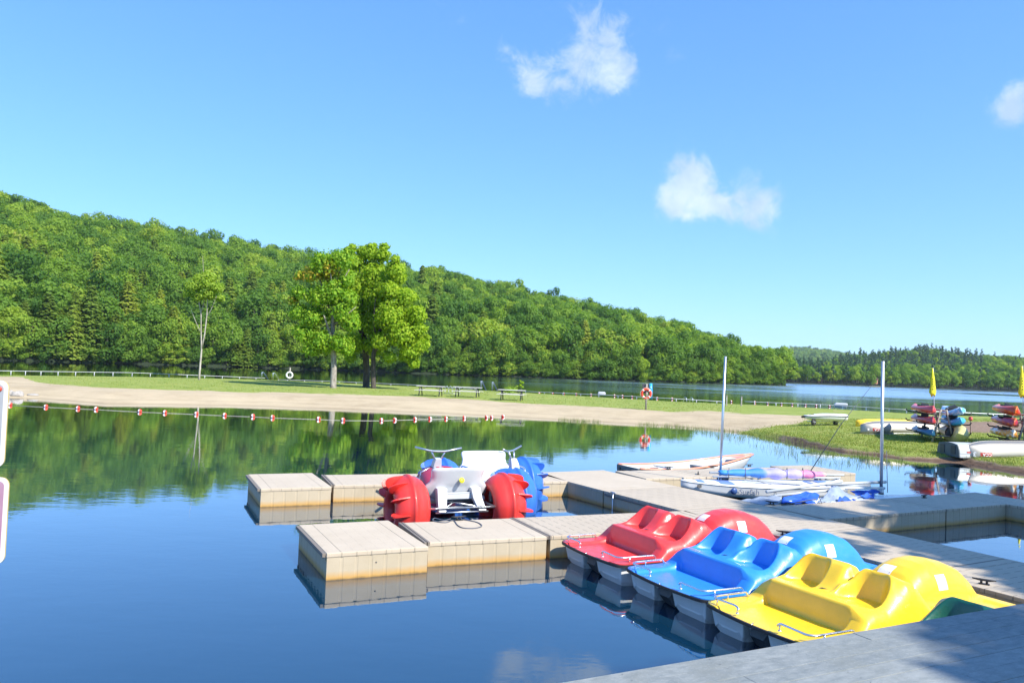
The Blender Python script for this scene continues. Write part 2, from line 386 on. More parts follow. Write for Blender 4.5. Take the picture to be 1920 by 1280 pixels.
for i, (a, b) in enumerate(zip(Na, Fa)):
    pxa = -900 + 2820 * i / (na - 1) if i < na else 2000
    steep = sst(1350, 1500, pxa)
    wdt = (b - a).length
    for j in range(-3, NS):
        s = j / (NS - 1) if j >= 0 else j * .004
        if j >= 0: s = s ** 1.5
        p = a.lerp(b, s)
        if j < 0: p.z = -.12 * (-j)
        else:
            p.z = land_z(s, wdt, steep) + .03 * noise.noise(Vector((p.x * .5, p.y * .5, 0))) * sst(0, 2, s * wdt) + .006
            if s > .97: p.z = lerp(p.z, .55, sst(.97, 1, s))
        vs.append(p)
        q = proj(p); nn = noise.noise(Vector((p.x * .35, p.y * .35, 3))) + .5 * noise.noise(Vector((p.x * 1.3, p.y * 1.3, 9)))
        g = 0.0; mud = 0.0; d = s * wdt
        if q:
            px, py = q
            if px < 1240: g = sst(-3, 2.5, interp(GR, px) - py + nn * 2.2)
            else:
                up = sst(-3, 3, interp(GR, px) - py + nn * 3)
                lo = sst(-4, 4, (px - lerp(1370, 1545, (812 - py) / 30)) + nn * 30) if py > 780 else sst(1520, 1600, px + nn * 60)
                if px > 1690 and py < 822: lo *= 1 - sst(1690, 1760, px + nn * 30) * sst(772, 778, py) * (1 - sst(806, 816, py + nn * 5))
                if px > 1560 and py < 779: up *= .55
                g = max(up, lo)
            mud = (1 - sst(.25, .75, d + nn * .45)) * sst(1420, 1500, px)
        else: g = .9
        if i >= na: g = .9; mud = (1 - sst(.3, 1.5, d))
        brown = 0.0
        if q and q[0] > 1740 and q[1] < 815: brown = sst(1740, 1790, q[0] + nn * 25)
        g *= (1 - mud)
        cols.append((g, mud, brown, 1))
        if q and i < na and g > (.6 if rnd.random() < .8 else .28) and s < .999: grass_pts.append((p.copy(), q))
R = NS + 3; fs = []
for i in range(len(Na) - 1):
    for j in range(R - 1): fs.append((i * R + j, i * R + j + 1, (i + 1) * R + j + 1, (i + 1) * R + j))
# retaining edge on the lake side
o = len(vs)
for b in Fa: vs.append(Vector((b.x, b.y, -1.0))); cols.append((0, .3, 0, 1))
for i in range(len(Na) - 1): fs.append((i * R + R - 1, o + i, o + i + 1, (i + 1) * R + R - 1))
me = bpy.data.meshes.new('ground'); me.from_pydata([tuple(v) for v in vs], [], fs)
ca = me.color_attributes.new('cover', 'FLOAT_COLOR', 'POINT')
ca.data.foreach_set('color', [c for q in cols for c in q])
bm = bmesh.new(); bm.from_mesh(me); bmesh.ops.recalc_face_normals(bm, faces=bm.faces); bm.to_mesh(me); bm.free()
for p_ in me.polygons: p_.use_smooth = True
gm = mat('spit_ground', (.3, .25, .15), .95, spec=.1); t = NT(gm)
at_ = t.n('ShaderNodeAttribute', attribute_name='cover'); r_, g_, b_ = t.n('ShaderNodeSeparateColor').outputs[:3]
sc_ = r_.node; t.l(at_.outputs['Color'], sc_.inputs[0])
p = t.pos()
sand = t.ramp(t.noise(.6, 6, .65, p), [(.3, (.38, .30, .19)), (.55, (.47, .38, .25)), (.75, (.52, .41, .265))])
sand = t.mix(t.mapr(t.noise(9, 5, .7, p), .52, .72, 0, .5), sand, (.29, .22, .14)); sand = t.mix(t.mapr(t.noise(2.2, 7, .8, p), .60, .70, 0, .5), sand, (.24, .19, .11)); sand = t.mix(t.mapr(t.noise(.14, 3, .5, p), .45, .62, 0, .4), sand, (.56, .46, .30))
grs = t.ramp(t.noise(.9, 6, .7, p), [(.25, (.17, .23, .045)), (.5, (.26, .315, .07)), (.75, (.38, .36, .13))])
grs = t.mix(t.mapr(t.noise(11, 5, .75, p), .45, .75, 0, .7), grs, (.09, .15, .02))
mud = t.ramp(t.noise(4, 6, .7, p), [(.3, (.08, .05, .035)), (.7, (.2, .13, .09))])
gravel = t.ramp(t.noise(6, 6, .75, p), [(.35, (.16, .10, .07)), (.6, (.30, .22, .16)), (.75, (.42, .34, .26))])
z = t.sep(p)[2]
wet = t.math('ADD', t.mapr(z, .0, .05, 1, 0), t.math('MULTIPLY', t.mapr(t.math('ABSOLUTE', t.math('SUBTRACT', z, t.math('ADD', .13, t.math('MULTIPLY', t.noise(.3, 4, .6, p), .06)))), .0, .022, 1, 0), .5), clamp=True)
base = t.mix(b_, sand, gravel); base = t.mix(t.math('MULTIPLY', wet, .55), base, (.2, .15, .1))
edge = t.math('ADD', r_, t.math('MULTIPLY', t.math('SUBTRACT', t.noise(3.2, 5, .7, p), .5), .9))
col = t.mix(t.mapr(edge, .35, .62), base, grs); col = t.mix(g_, col, mud)
t.l(col, t.b.inputs['Base Color']); t.bump(t.noise(14, 6, .75, p), .6, .05)
me.materials.append(gm)
ground = bpy.data.objects.new('ground', me); COL.objects.link(ground); tag(ground, kind='structure', label='low sandy spit with mown grass and muddy bank')
bvh = BVHTree.FromPolygons([tuple(v) for v in vs], fs)
def on_ground(px, py):
    h = bvh.ray_cast(Vector((0, 0, CZ)), ray(px, py).normalized())
    return h[0] if h[0] is not None else at(px, py, .5)
def drop(x, y):
    h = bvh.ray_cast(Vector((x, y, 50)), Vector((0, 0, -1))); return h[0].z if h[0] is not None else 0.0
# ------------------------------------------------------------------ foliage
def leaf_mat(name, stops, trans=.35, rnd_amt=.5, aut=None, island=.5):
    m = bpy.data.materials.new(name); m.use_nodes = True; t = NT(m); b = t.b
    oi = t.n('ShaderNodeObjectInfo'); ge = t.n('ShaderNodeNewGeometry')
    f = t.math('ADD', t.math('MULTIPLY', oi.outputs['Random'], rnd_amt), t.math('MULTIPLY', ge.outputs['Random Per Island'], island))
    col = t.ramp(f, stops)
    t.l(col, b.inputs['Base Color']); b.inputs['Roughness'].default_value = .6; b.inputs['Specular IOR Level'].default_value = .25
    tr = t.n('ShaderNodeBsdfTranslucent')
    c2 = t.mix(1.0, col, (1.0, 1.0, .35), 'MULTIPLY'); t.l(c2, tr.inputs['Color'])
    ms = t.n('ShaderNodeMixShader'); ms.inputs[0].default_value = trans
    t.l(b.outputs[0], ms.inputs[1]); t.l(tr.outputs[0], ms.inputs[2]); t.l(ms.outputs[0], m.node_tree.nodes['Material Output'].inputs['Surface'])
    return m
M['leaf_far'] = leaf_mat('broadleaf_foliage', [(0, (.07, .18, .025)), (.25, (.13, .26, .035)), (.5, (.19, .34, .04)), (.75, (.27, .42, .045)), (.92, (.40, .53, .055)), (1, (.38, .38, .09))], .58, .82, island=.18)
M['leaf_con'] = leaf_mat('conifer_foliage', [(0, (.14, .24, .045)), (.5, (.28, .39, .055)), (1, (.44, .48, .07))], .5, .65, island=.35)
M['leaf_pine'] = leaf_mat('pine_foliage', [(0, (.03, .09, .04)), (.5, (.055, .13, .05)), (1, (.10, .18, .06))], .2, .6, island=.4)
M['leaf_maple'] = leaf_mat('maple_foliage', [(0, (.22, .38, .02)), (.5, (.36, .54, .03)), (1, (.52, .64, .05))], .55, .15, island=.85)
M['leaf_maple_left'] = leaf_mat('deep_maple_foliage', [(0, (.14, .32, .02)), (.5, (.25, .46, .03)), (1, (.42, .56, .045))], .52, .15, island=.85)
M['leaf_autumn'] = leaf_mat('turning_foliage', [(0, (.34, .42, .03)), (.5, (.56, .46, .04)), (1, (.70, .48, .07))], .4, .1, island=.9)
M['leaf_birch'] = leaf_mat('pale_foliage', [(0, (.26, .42, .04)), (1, (.48, .62, .09))], .55, .1, island=.9)
def bark(name, a, b):
    m = mat(name, a, .9); t = NT(m); o = t.pos(); mp = t.n('ShaderNodeMapping'); mp.inputs['Scale'].default_value = (1, 1, .35); t.l(o, mp.inputs[0])
    n = t.noise(5, 6, .7, mp.outputs[0]); t.l(t.ramp(n, [(.35, a), (.65, b)]), t.b.inputs['Base Color']); t.bump(n, .8, .04); return m
M['bark'] = bark('grey_bark', (.14, .115, .09), (.42, .38, .33)); M['bark_dark'] = bark('dark_bark', (.035, .03, .025), (.11, .09, .075)); M['bark_white'] = bark('white_bark', (.26, .23, .19), (.52, .48, .42))

CLJ = .45
def clump(mb, c, nrm, size, rg, mi=0, spikes=5):
    # an irregular little fan of foliage facing roughly nrm
    n = (nrm + Vector((rg.uniform(-1, 1), rg.uniform(-1, 1), rg.uniform(-1, 1))) * CLJ).normalized()
    x = n.orthogonal().normalized(); y = n.cross(x); a0 = rg.uniform(0, 6.28)
    pts = []
    for k in range(spikes):
        a = a0 + 2 * pi * k / spikes + rg.uniform(-.4, .4); r = size * rg.uniform(.3, .62)
        pts.append(c + x * cos(a) * r + y * sin(a) * r + n * rg.uniform(-.12, .12) * size)
    mb.add(pts, [tuple(range(spikes))], mi)
def crown(mb, lobes, n, size, rg, mis=None, skin=.62, updir=.35):
    vol = [l[1] ** 2 for l in lobes]; tot = sum(vol)
    for li, (c, r, sq) in enumerate(lobes):
        for k in range(int(n * vol[li] / tot)):
            d = Vector((rg.gauss(0, 1), rg.gauss(0, 1), rg.gauss(0, 1))).normalized()
            rr = r * (skin + (1 - skin) * rg.random()) * (1 + .13 * noise.noise(d * 2.3 + c))
            if rg.random() < .12: rr *= rg.uniform(1.0, 1.18)
            p = c + Vector((d.x * rr, d.y * rr, d.z * rr * sq))
            if any((Vector(((p - c2).x, (p - c2).y, (p - c2).z / s2))).length < r2 * .55 for j, (c2, r2, s2) in enumerate(lobes) if j != li): continue
            nn = (d + Vector((0, 0, updir))).normalized()
            clump(mb, p, nn, size * rg.uniform(.65, 1.3), rg, 0 if (mis is None or rg.random() < .35) else mis[li])
def broad_proto(seed, H=11.0, R=3.4, n=1700, size=.52, low=0.12):
    rg = random.Random(seed); mb = MB(); lobes = []
    k = rg.randint(8, 11)
    lobes.append((Vector((0, 0, H * .62)), R * .8, 1.15))
    for i in range(k):
        a = 2 * pi * i / k * 1.618 + rg.uniform(-.4, .4); zz = H * lerp(low + .12, .86, (i + .5) / k)
        rad = R * (.72 * sin(pi * min(1, max(.12, (zz / H - low) / (1.02 - low)))) ** .6)
        lobes.append((Vector((cos(a) * rad, sin(a) * rad, zz)), R * rg.uniform(.34, .52), rg.uniform(.7, .95)))
    crown(mb, lobes, n, size, rg)
    mb.tube([(0, 0, -1.5), (0, 0, H * .3), (rg.uniform(-.3, .3), 0, H * .7)], [.2, .16, .06], 5, 1)
    return mb.mesh('broadleaf_tree', ['leaf_far', 'bark_dark'])
def cone_proto(seed, H=12.0, R=2.7, n=650, matn='leaf_con', bare=.04, droop=.45):
    rg = random.Random(seed); mb = MB()
    for i in range(n):
        s = rg.random() ** .75; z = H * lerp(bare, 1, 1 - s * 1.0) ; f = 1 - (z / H)
        rmax = R * f ** .8 * (1 + .25 * sin(z * 5.2 + seed)) + .12
        a = rg.uniform(0, 2 * pi); rr = rmax * rg.uniform(.35, 1.0) ; d = Vector((cos(a), sin(a), 0))
        c = d * rr + Vector((0, 0, z - rr * droop * .5)); L = .62 * rg.uniform(.6, 1.3); side = d.cross(Vector((0, 0, 1)))
        tip = d * L + Vector((0, 0, -L * droop)); wdt = .28 * rg.uniform(.7, 1.3)
        up = Vector((0, 0, rg.uniform(-.1, .1)))
        mb.add([c - side * wdt * .6, c + tip * .5 - side * wdt + up, c + tip, c + tip * .5 + side * wdt - up, c + side * wdt * .6], [(0, 1, 2, 3, 4)], 0)
    mb.tube([(0, 0, -1.5), (0, 0, H * .96)], [.2, .03], 5, 1)
    return mb.mesh('conifer_tree', [matn, 'bark_dark'])
def pine_proto(seed, H=13.0):
    rg = random.Random(seed); mb = MB(); lobes = []
    for i in range(9):
        zz = H * lerp(.45, .97, i / 8); a = rg.uniform(0, 6.28); r = lerp(1.9, .3, (i / 8) ** 1.3)
        lobes.append((Vector((cos(a) * r * .8, sin(a) * r * .8, zz)), lerp(1.5, .7, i / 8), .5))
    crown(mb, lobes, 420, .7, rg); mb.tube([(0, 0, -1.5), (0, 0, H)], [.2, .05], 5, 1)
    return mb.mesh('pine_tree', ['leaf_pine', 'bark_dark'])
protos = [broad_proto(s, H, R) for s, H, R in ((1, 11, 3.4), (2, 12, 3.9), (3, 10, 3.5), (4, 11.5, 3.1), (5, 9, 3.6), (6, 12.5, 4.0))]
shore = [broad_proto(s, H, R, 2300, .46, -.04) for s, H, R in ((11, 9.5, 3.6), (12, 11, 3.8), (13, 7.5, 3.2), (14, 12, 4.0))]
cones = [cone_proto(21, 12, 3.1, 1300), cone_proto(22, 14, 3.6, 1600), cone_proto(23, 10, 3.2, 1300, droop=.3)]
pines = [pine_proto(31), pine_proto(32, 15)]
src = bpy.data.collections.new('tree_kinds')          # not linked to the scene: only read by the wood's node group
ALLP = protos + shore + cones + pines
for i, me_ in enumerate(ALLP):
    o_ = bpy.data.objects.new('tree_kind_%02d' % i, me_); src.objects.link(o_)
IX_B = list(range(6)); IX_S = [6, 7, 8, 9]; IX_C = [10, 11, 12]; IX_P = [13, 14]
def wood(name, pts, label):
    # pts: (co, kind index, scale, rotation)
    me = bpy.data.meshes.new(name); me.from_pydata([tuple(p[0]) for p in pts], [], [])
    a = me.attributes.new('kind_i', 'INT', 'POINT'); a.data.foreach_set('value', [p[1] for p in pts])
    a = me.attributes.new('scl', 'FLOAT_VECTOR', 'POINT'); a.data.foreach_set('vector', [c for p in pts for c in p[2]])
    a = me.attributes.new('rot', 'FLOAT_VECTOR', 'POINT'); a.data.foreach_set('vector', [c for p in pts for c in (0, 0, p[3])])
    o = bpy.data.objects.new(name, me); COL.objects.link(o)
    ng = bpy.data.node_groups.new(name, 'GeometryNodeTree')
    ng.interface.new_socket('Geometry', in_out='INPUT', socket_type='NodeSocketGeometry'); ng.interface.new_socket('Geometry', in_out='OUTPUT', socket_type='NodeSocketGeometry')
    N = ng.nodes.new; gi = N('NodeGroupInput'); go = N('NodeGroupOutput'); iop = N('GeometryNodeInstanceOnPoints'); ci = N('GeometryNodeCollectionInfo')
    ci.inputs['Collection'].default_value = src; ci.inputs['Separate Children'].default_value = True; ci.inputs['Reset Children'].default_value = True
    def na_(nm, ty):
        x = N('GeometryNodeInputNamedAttribute'); x.data_type = ty; x.inputs['Name'].default_value = nm; return x.outputs['Attribute']
    e2r = N('FunctionNodeEulerToRotation')
    L = ng.links.new
    L(gi.outputs[0], iop.inputs['Points']); L(ci.outputs[0], iop.inputs['Instance']); iop.inputs['Pick Instance'].default_value = True
    L(na_('kind_i', 'INT'), iop.inputs['Instance Index']); L(na_('scl', 'FLOAT_VECTOR'), iop.inputs['Scale'])
    L(na_('rot', 'FLOAT_VECTOR'), e2r.inputs[0]); L(e2r.outputs[0], iop.inputs['Rotation']); L(iop.outputs[0], go.inputs[0])
    md = o.modifiers.new('trees', 'NODES'); md.node_group = ng
    tag(o, label, 'woodland', kind='stuff'); return o

hm = mat('shaded_hillside_soil', (.035, .055, .02), .95); t = NT(hm); t.l(t.ramp(t.noise(.15, 5, .7, t.pos()), [(.3, (.007, .014, .005)), (.7, (.016, .03, .008))]), t.b.inputs['Base Color'])  # shade under the closed canopy is put into the soil colour
bankm = mat('far_shore_soil', (.1, .08, .05), .95)
def gdir(px):
    r = ray(px, hor(px)); return Vector((r.x / r.y, 1, 0))
class Hill:
    def __init__(s, name, sh, rd, sky_, canopy, a, b, n=160, pw=.85, back=1.6, rough=2.0):
        s.sh, s.rd, s.sky, s.can, s.pw, s.a, s.b, s.rough = sh, rd, sky_, canopy, pw, a, b, rough
        vs = []; m = 46
        for i in range(n):
            px = a + (b - a) * i / (n - 1)
            for j in range(m):
                q = j / (m - 4) * 1.0
                if j < 1: p = s.pt(px, 0); p = Vector((p.x * .995, p.y * .995, -1.5))
                elif j < m - 4: p = s.pt(px, (j - 1) / (m - 6))
                else: p = s.pt(px, 1); e = (j - m + 5) / 4; p = Vector((p.x * (1 + back * .25 * e), p.y * (1 + back * .25 * e), p.z * (1 - e * e * .95) - 1 * e))
                vs.append(tuple(p))
        fs = [(i * m + j, i * m + j + 1, (i + 1) * m + j + 1, (i + 1) * m + j) for i in range(n - 1) for j in range(m - 1)]
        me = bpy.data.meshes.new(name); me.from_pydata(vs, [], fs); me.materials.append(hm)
        for p_ in me.polygons: p_.use_smooth = True
        s.o = bpy.data.objects.new(name, me); COL.objects.link(s.o)
    def pt(s, px, q):
        D0, D1 = interp(s.sh, px), interp(s.rd, px); D = lerp(D0, D1, q); d = gdir(px)
        zr = max(1.0, CZ + (hor(px) - interp(s.sky, px)) * D1 / FPX - s.can)
        z = .5 + (zr - .5) * q ** s.pw
        nz = noise.noise(Vector((d.x * D * .012, D * .012, 1.7))) * s.rough * 2 * sst(0, .3, q) * (1 - sst(.7, 1, q))
        return Vector((d.x * D, D, z + nz))
SKY_L = [(-500, 296), (0, 371), (60, 390), (130, 411), (185, 416), (250, 427), (400, 453), (480, 463), (570, 481), (700, 499), (800, 511), (870, 523), (1000, 552), (1100, 572), (1200, 602), (1260, 616), (1330, 637), (1400, 658), (1430, 665), (1450, 686), (1468, 706)]
L_SH = [(-500, 172), (0, 196), (300, 232), (560, 262), (800, 262), (1200, 290), (1400, 330), (1475, 352)]
L_RD = [(-500, 400), (0, 430), (560, 500), (1000, 500), (1200, 480), (1350, 440), (1430, 400), (1475, 366)]
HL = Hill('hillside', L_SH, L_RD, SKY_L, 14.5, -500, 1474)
tag(HL.o, 'long steep wooded hill dropping to the lake on the left', kind='structure')
SKY_R = [(1380, 700), (1440, 694), (1480, 688), (1530, 680), (1560, 675), (1610, 668), (1650, 664), (1700, 660), (1750, 657), (1800, 663), (1850, 667), (1920, 671), (2100, 668), (2500, 690)]
HR = Hill('far_hill', [(1380, 600), (1481, 560), (1650, 590), (1915, 600), (2500, 520)], [(1380, 760), (1481, 800), (1700, 980), (2500, 980)], SKY_R, 12, 1380, 2500, 120, 1.0, 1.2, 3)
tag(HR.o, 'lower wooded hill across the wide part of the lake', kind='structure')
SKY_M = [(1300, 700), (1400, 672), (1445, 663), (1500, 659), (1550, 664), (1600, 674), (1680, 690), (1800, 715), (1900, 725)]
HM = Hill('distant_hill', [(1300, 1500), (1900, 1500)], [(1300, 2700), (1900, 2700)], SKY_M, 10, 1300, 1900, 80, .9, 1.0, 6)
tag(HM.o, 'distant bluish rounded hill on the horizon', kind='structure')

rg = random.Random(99)
named = []; rest = []
def fill(H, sp, a, b, kindf, sc, q0=0.0, out=None, rows=None, q1=1.08):
    D0 = interp(H.sh, (a + b) / 2); D1 = interp(H.rd, (a + b) / 2); q = q0
    dq = sp / (D1 - D0)
    while q <= q1:
        px = a + rg.random() * 20
        while px < b:
            D = lerp(interp(H.sh, px), interp(H.rd, px), min(q, 1)); qq = max(0.0, min(1.04, q + rg.uniform(-.5, .5) * dq)); pj = px + rg.uniform(-.4, .4) * sp * FPX / D
            pj = min(pj, H.b - 2)
            P = H.pt(pj, min(1, qq))
            k, s_ = kindf(qq, pj); s_ *= sc * (lerp(1, .80, sst(1180, 1450, pj)) if H is HL else 1) * rg.uniform(.72, 1.25)
            sv = (s_ * rg.uniform(.9, 1.15), s_ * rg.uniform(.9, 1.15), s_ * rg.uniform(.88, 1.15))
            out.append((P, k, sv, rg.uniform(0, 6.28)))
            px += sp * FPX / D * rg.uniform(.8, 1.2)
        q += dq
def kl(q, px):
    pc = .2 if q < .12 else (.05 if q < .5 else 0)
    if 40 < px < 480 and q < .35: pc = .17
    if px > 900: pc *= .35
    if rg.random() < pc: return rg.choice(IX_C), 1.0
    return rg.choice(IX_B), 1.0
def kshore(q, px):
    if px < 520 and rg.random() < .3: return rg.choice(IX_C), rg.uniform(.7, 1.05)
    if rg.random() < (.06 if px < 1100 else .01): return rg.choice(IX_C), .8
    return rg.choice(IX_S), rg.uniform(.7, 1.1)
fill(HL, 4.0, -60, 1473, kshore, 1.1, 0.0, named, q1=.001)
fill(HL, 4.6, -60, 1473, kshore, 1.25, .014, named, q1=.015)
fill(HL, 5.4, -30, 1473, kl, 1.35, .035, named, q1=.036)
fill(HL, 6.4, -60, 1470, kl, 1.38, .06, rest)
fill(HL, 8, -500, -60, kl, 1.38, 0, rest)
def kr(q, px):
    r = rg.random()
    if px < 1560: return (rg.choice(IX_P) if r < .4 else rg.choice(IX_B)), .9
    if q > .35 and px < 1840: return (rg.choice(IX_P), .95) if r < .5 else (rg.choice(IX_B), .95)
    return (rg.choice(IX_P) if r < .08 else rg.choice(IX_B)), .95
for _ in range(420):
    px = rg.uniform(-80, 1473); P = HL.pt(px, rg.uniform(0, .006)); s_ = rg.uniform(.3, .55); rest.append((P + Vector((0, 0, -.3)), rg.choice(IX_S), (s_ * 1.3, s_ * 1.3, s_), rg.uniform(0, 6)))
right = []
fill(HR, 7.5, 1400, 2485, kr, 1.05, 0, right)
dist_ = []
fill(HM, 15, 1300, 1800, lambda q, px: (rg.choice(IX_B), 1.0), 1.9, .2, dist_)
named.sort(key=lambda p: p[0].y)
n_ind = 0; keep = []
for P, k, sv, rz in named:
    if n_ind >= 380: rest.append((P, k, sv, rz)); continue
    con = k in IX_C
    o = bpy.data.objects.new('conifer_tree' if con else 'broadleaf_tree', ALLP[k]); COL.objects.link(o)
    o.location = P; o.scale = sv; o.rotation_euler = (0, 0, rz); n_ind += 1
    if con: tag(o, 'pointed olive green conifer at the foot of the wooded hill, above the far waterline', 'conifer', 'conifers along the far shore')
    else: tag(o, 'rounded leafy green tree at the foot of the wooded hill, above the far waterline', 'tree', 'leafy trees along the far shore')
wood('forest', rest, 'dense mixed green forest covering the long hill on the left')
wood('far_forest', right, 'dark pine and leafy forest on the lower hill across the lake')
wood('distant_forest', dist_, 'hazy blue green forest on the distant rounded hill')
print('trees', n_ind, len(rest), len(right), len(dist_))

# ------------------------------------------------------------------ trees on the spit
CLJ = .6
def wpt(px, py, Y):
    r = ray(px, py); return Vector((0, 0, CZ)) + r * (Y / r.y)
def spit_tree(name, label, cat, base_px, lobes_px, trunk_r, n, size, leafm, barkm, limbs, seed, group=None, skin=.45, stretch=.8):
    b = on_ground(*base_px); rg = random.Random(seed)
    root = thing(name, label, cat, b, 0, group)
    Y = b.y; mppx = Y / FPX
    tr = MB()
    for L in limbs:
        pts = [wpt(px, py, Y + dy) - b for px, py, r, dy in L]; tr.tube(pts, [r * mppx for _, _, r, _ in L], 9, 0)
    # root flare
    tr.build('trunk', [barkm], root)
    cr = MB(); lobes = []; mis = []
    for (px, py, r, mi) in lobes_px:
        for k in range(3):
            dy = (k - 1) * r * mppx * .75
            c = wpt(px + rg.uniform(-.25, .25) * r, py + rg.uniform(-.2, .2) * r, Y + dy) - b
            lobes.append((c, r * mppx * rg.uniform(.62, .85), stretch * rg.uniform(.75, 1))); mis.append(mi)
    crown(cr, lobes, n, size, rg, mis, skin)
    # inner twigs
    cr.build('crown', leafm if isinstance(leafm, list) else [leafm], root)
    return root
spit_tree('maple_tree', 'leafy green maple with a pale grey trunk and a patch of orange leaves', 'tree', (624, 727),
    [(600, 488, 30, 0), (640, 490, 32, 0), (618, 508, 30, 1), (585, 512, 22, 1), (562, 518, 14, 1), (560, 545, 24, 0), (592, 550, 34, 0), (630, 548, 34, 0), (556, 582, 26, 0), (590, 592, 34, 0), (548, 560, 12, 1), (640, 590, 30, 0), (572, 622, 28, 0), (605, 632, 30, 0), (640, 640, 26, 0), (585, 652, 22, 0), (655, 470, 12, 0), (612, 655, 18, 0), (652, 522, 24, 0), (650, 562, 26, 0), (654, 604, 26, 0), (648, 655, 18, 0)],
    0, 32000, .215, ['leaf_maple_left', 'leaf_autumn'], 'bark',
    [[(624, 733, 8, 0), (624.5, 724, 6, 0), (626, 690, 5.5, 0), (625, 655, 5, 0), (624, 600, 3.6, 0), (628, 560, 2.6, .2), (633, 520, 1.6, .3), (645, 490, .6, 0)],
     [(625, 655, 3.5, 0), (617, 620, 2.2, -.5), (607, 590, 1.2, -.8)], [(624, 600, 2.4, 0), (612, 560, 1.6, .6), (598, 520, .8, .8)],
     [(628, 570, 2, .2), (640, 530, 1.2, -.8), (655, 505, .6, -1.2)], [(625, 610, 2, 0), (650, 590, 1.2, -1), (668, 575, .5, -1.4)], [(626, 560, 2, 0), (622, 530, 1.3, -1), (618, 500, .7, -1.4)]], 5, skin=.12, stretch=1.0)
spit_tree('maple_tree', 'broad bright green tree whose very dark trunk stands left of the thinner one', 'tree', (686.5, 726),
    [(690, 474, 22, 0), (715, 478, 22, 0), (668, 490, 26, 0), (702, 510, 34, 0), (664, 540, 34, 0), (705, 560, 42, 0), (660, 590, 34, 0), (700, 610, 40, 0), (668, 640, 32, 0), (700, 650, 30, 0), (662, 466, 14, 0), (698, 461, 14, 0), (722, 464, 14, 0), (680, 470, 16, 0), (660, 668, 14, 0)],
    0, 34000, .215, ['leaf_maple'], 'bark_dark',
    [[(685.5, 731, 8, 0), (686.5, 722, 6.5, 0), (687, 690, 6, 0), (686, 668, 6, 0), (682, 620, 4, 0), (680, 560, 2.5, 0), (690, 490, .8, 0)], [(686, 670, 3.5, 0), (700, 620, 2.5, -1), (712, 570, 1, -1.4)], [(684, 640, 3, 0), (665, 600, 1.5, -1), (655, 560, .7, -1)]], 6, skin=.12, stretch=1.0)
spit_tree('maple_tree', 'wide sunlit yellow green tree on the thin brown trunk nearest the picnic tables', 'tree', (700, 728),
    [(745, 505, 24, 0), (735, 540, 34, 0), (762, 555, 28, 0), (775, 590, 30, 0), (740, 590, 40, 0), (785, 615, 24, 0), (755, 630, 36, 0), (720, 640, 30, 0), (788, 645, 22, 0), (765, 662, 24, 0), (730, 668, 18, 0), (742, 488, 14, 0), (752, 520, 16, 0), (800, 632, 8, 0), (775, 680, 14, 0)],
    0, 34000, .215, ['leaf_maple'], 'bark_dark',
    [[(700.5, 733, 5.5, 0), (700, 724, 4.8, 0), (700, 690, 4.5, 0), (700, 665, 4.2, 0), (712, 620, 3, 0), (728, 560, 1.8, 0), (742, 500, .6, 0)], [(702, 660, 2.6, 0), (730, 635, 1.6, -1), (760, 620, .8, -1.2)], [(706, 640, 2, 0), (700, 600, 1.4, -1), (704, 560, .6, -1.2)]], 8, skin=.12, stretch=1.0)
spit_tree('slender_tree', 'tall slender forked tree with pale stems and a small airy crown at the left rail', 'tree', (373, 712),
    [(385, 530, 25, 0), (362, 538, 20, 0), (408, 540, 20, 0), (372, 558, 16, 0), (395, 555, 20, 0), (415, 560, 11, 0), (350, 550, 11, 0), (388, 518, 16, 0), (400, 520, 14, 0), (372, 520, 14, 0)],
    0, 5200, .22, ['leaf_birch'], 'bark_white',
    [[(373, 716, 2.2, 0), (374, 700, 1.8, 0), (378, 655, 1.5, 0), (377, 620, 1.1, 0), (377, 590, .9, 0), (372, 560, .8, 0), (366, 535, .4, 0)],
     [(378, 655, 1.4, 0), (384, 625, 1.2, 0), (388, 590, 1.0, 0), (389, 560, .7, 0), (392, 530, .4, 0)], [(377, 625, .8, 0), (368, 605, .5, 0), (358, 580, .25, 0)],
     [(387, 595, .8, 0), (396, 580, .5, 0), (406, 555, .25, 0)], [(377, 588, .8, 0), (384, 560, .5, .3), (382, 520, .3, .2), (380, 480, .2, .2)]], 9, skin=.2)
# dead white stem in front of the shore conifers
b = HL.pt(437, .02); root = thing('dead_tree', 'bare white dead stem among the shoreline conifers', 'dead tree', b)
q = MB(); Yd = b.y - 5; q.tube([wpt(434, 655, Yd) - b, wpt(435, 635, Yd) - b, wpt(437, 613, Yd) - b], [.16, .14, .05], 6); q.build('stem', ['bark_white'], root)
q = MB(); q.tube([wpt(434, 655, Yd) - b, Vector((wpt(434, 655, Yd) - b).to_tuple()[:2] + (-.5,))], [.16, .2], 6); q.build('lower_stem', ['bark_dark'], root)
# small sapling and shrub behind the third table
def little(name, label, cat, px, py, hpx, rpx, n, size, leafm='leaf_maple', seed=3):
    b = on_ground(px, py); mp = b.y / FPX; rg = random.Random(seed); root = thing(name, label, cat, b)
    q = MB(); q.tube([(0, 0, -.05), (0, 0, hpx * mp * .8)], [.02, .01], 5); q.build('stem', ['bark'], root)
    q = MB(); lob = [(Vector((rg.uniform(-.5, .5) * rpx * mp, rg.uniform(-.3, .3) * rpx * mp, hpx * mp * rg.uniform(.45, .9))), rpx * mp * .5, .9) for _ in range(6)]
    crown(q, lob, n, size, rg, None, .2); q.build('foliage', [leafm], root); return root
little('sapling', 'small bright yellow green sapling behind the rightmost picnic table', 'sapling', 977, 738, 28, 6, 160, .14)
little('shrub', 'low straggly shrub behind the rightmost picnic table', 'shrub', 957, 739, 14, 16, 420, .13, 'leaf_birch', 8)
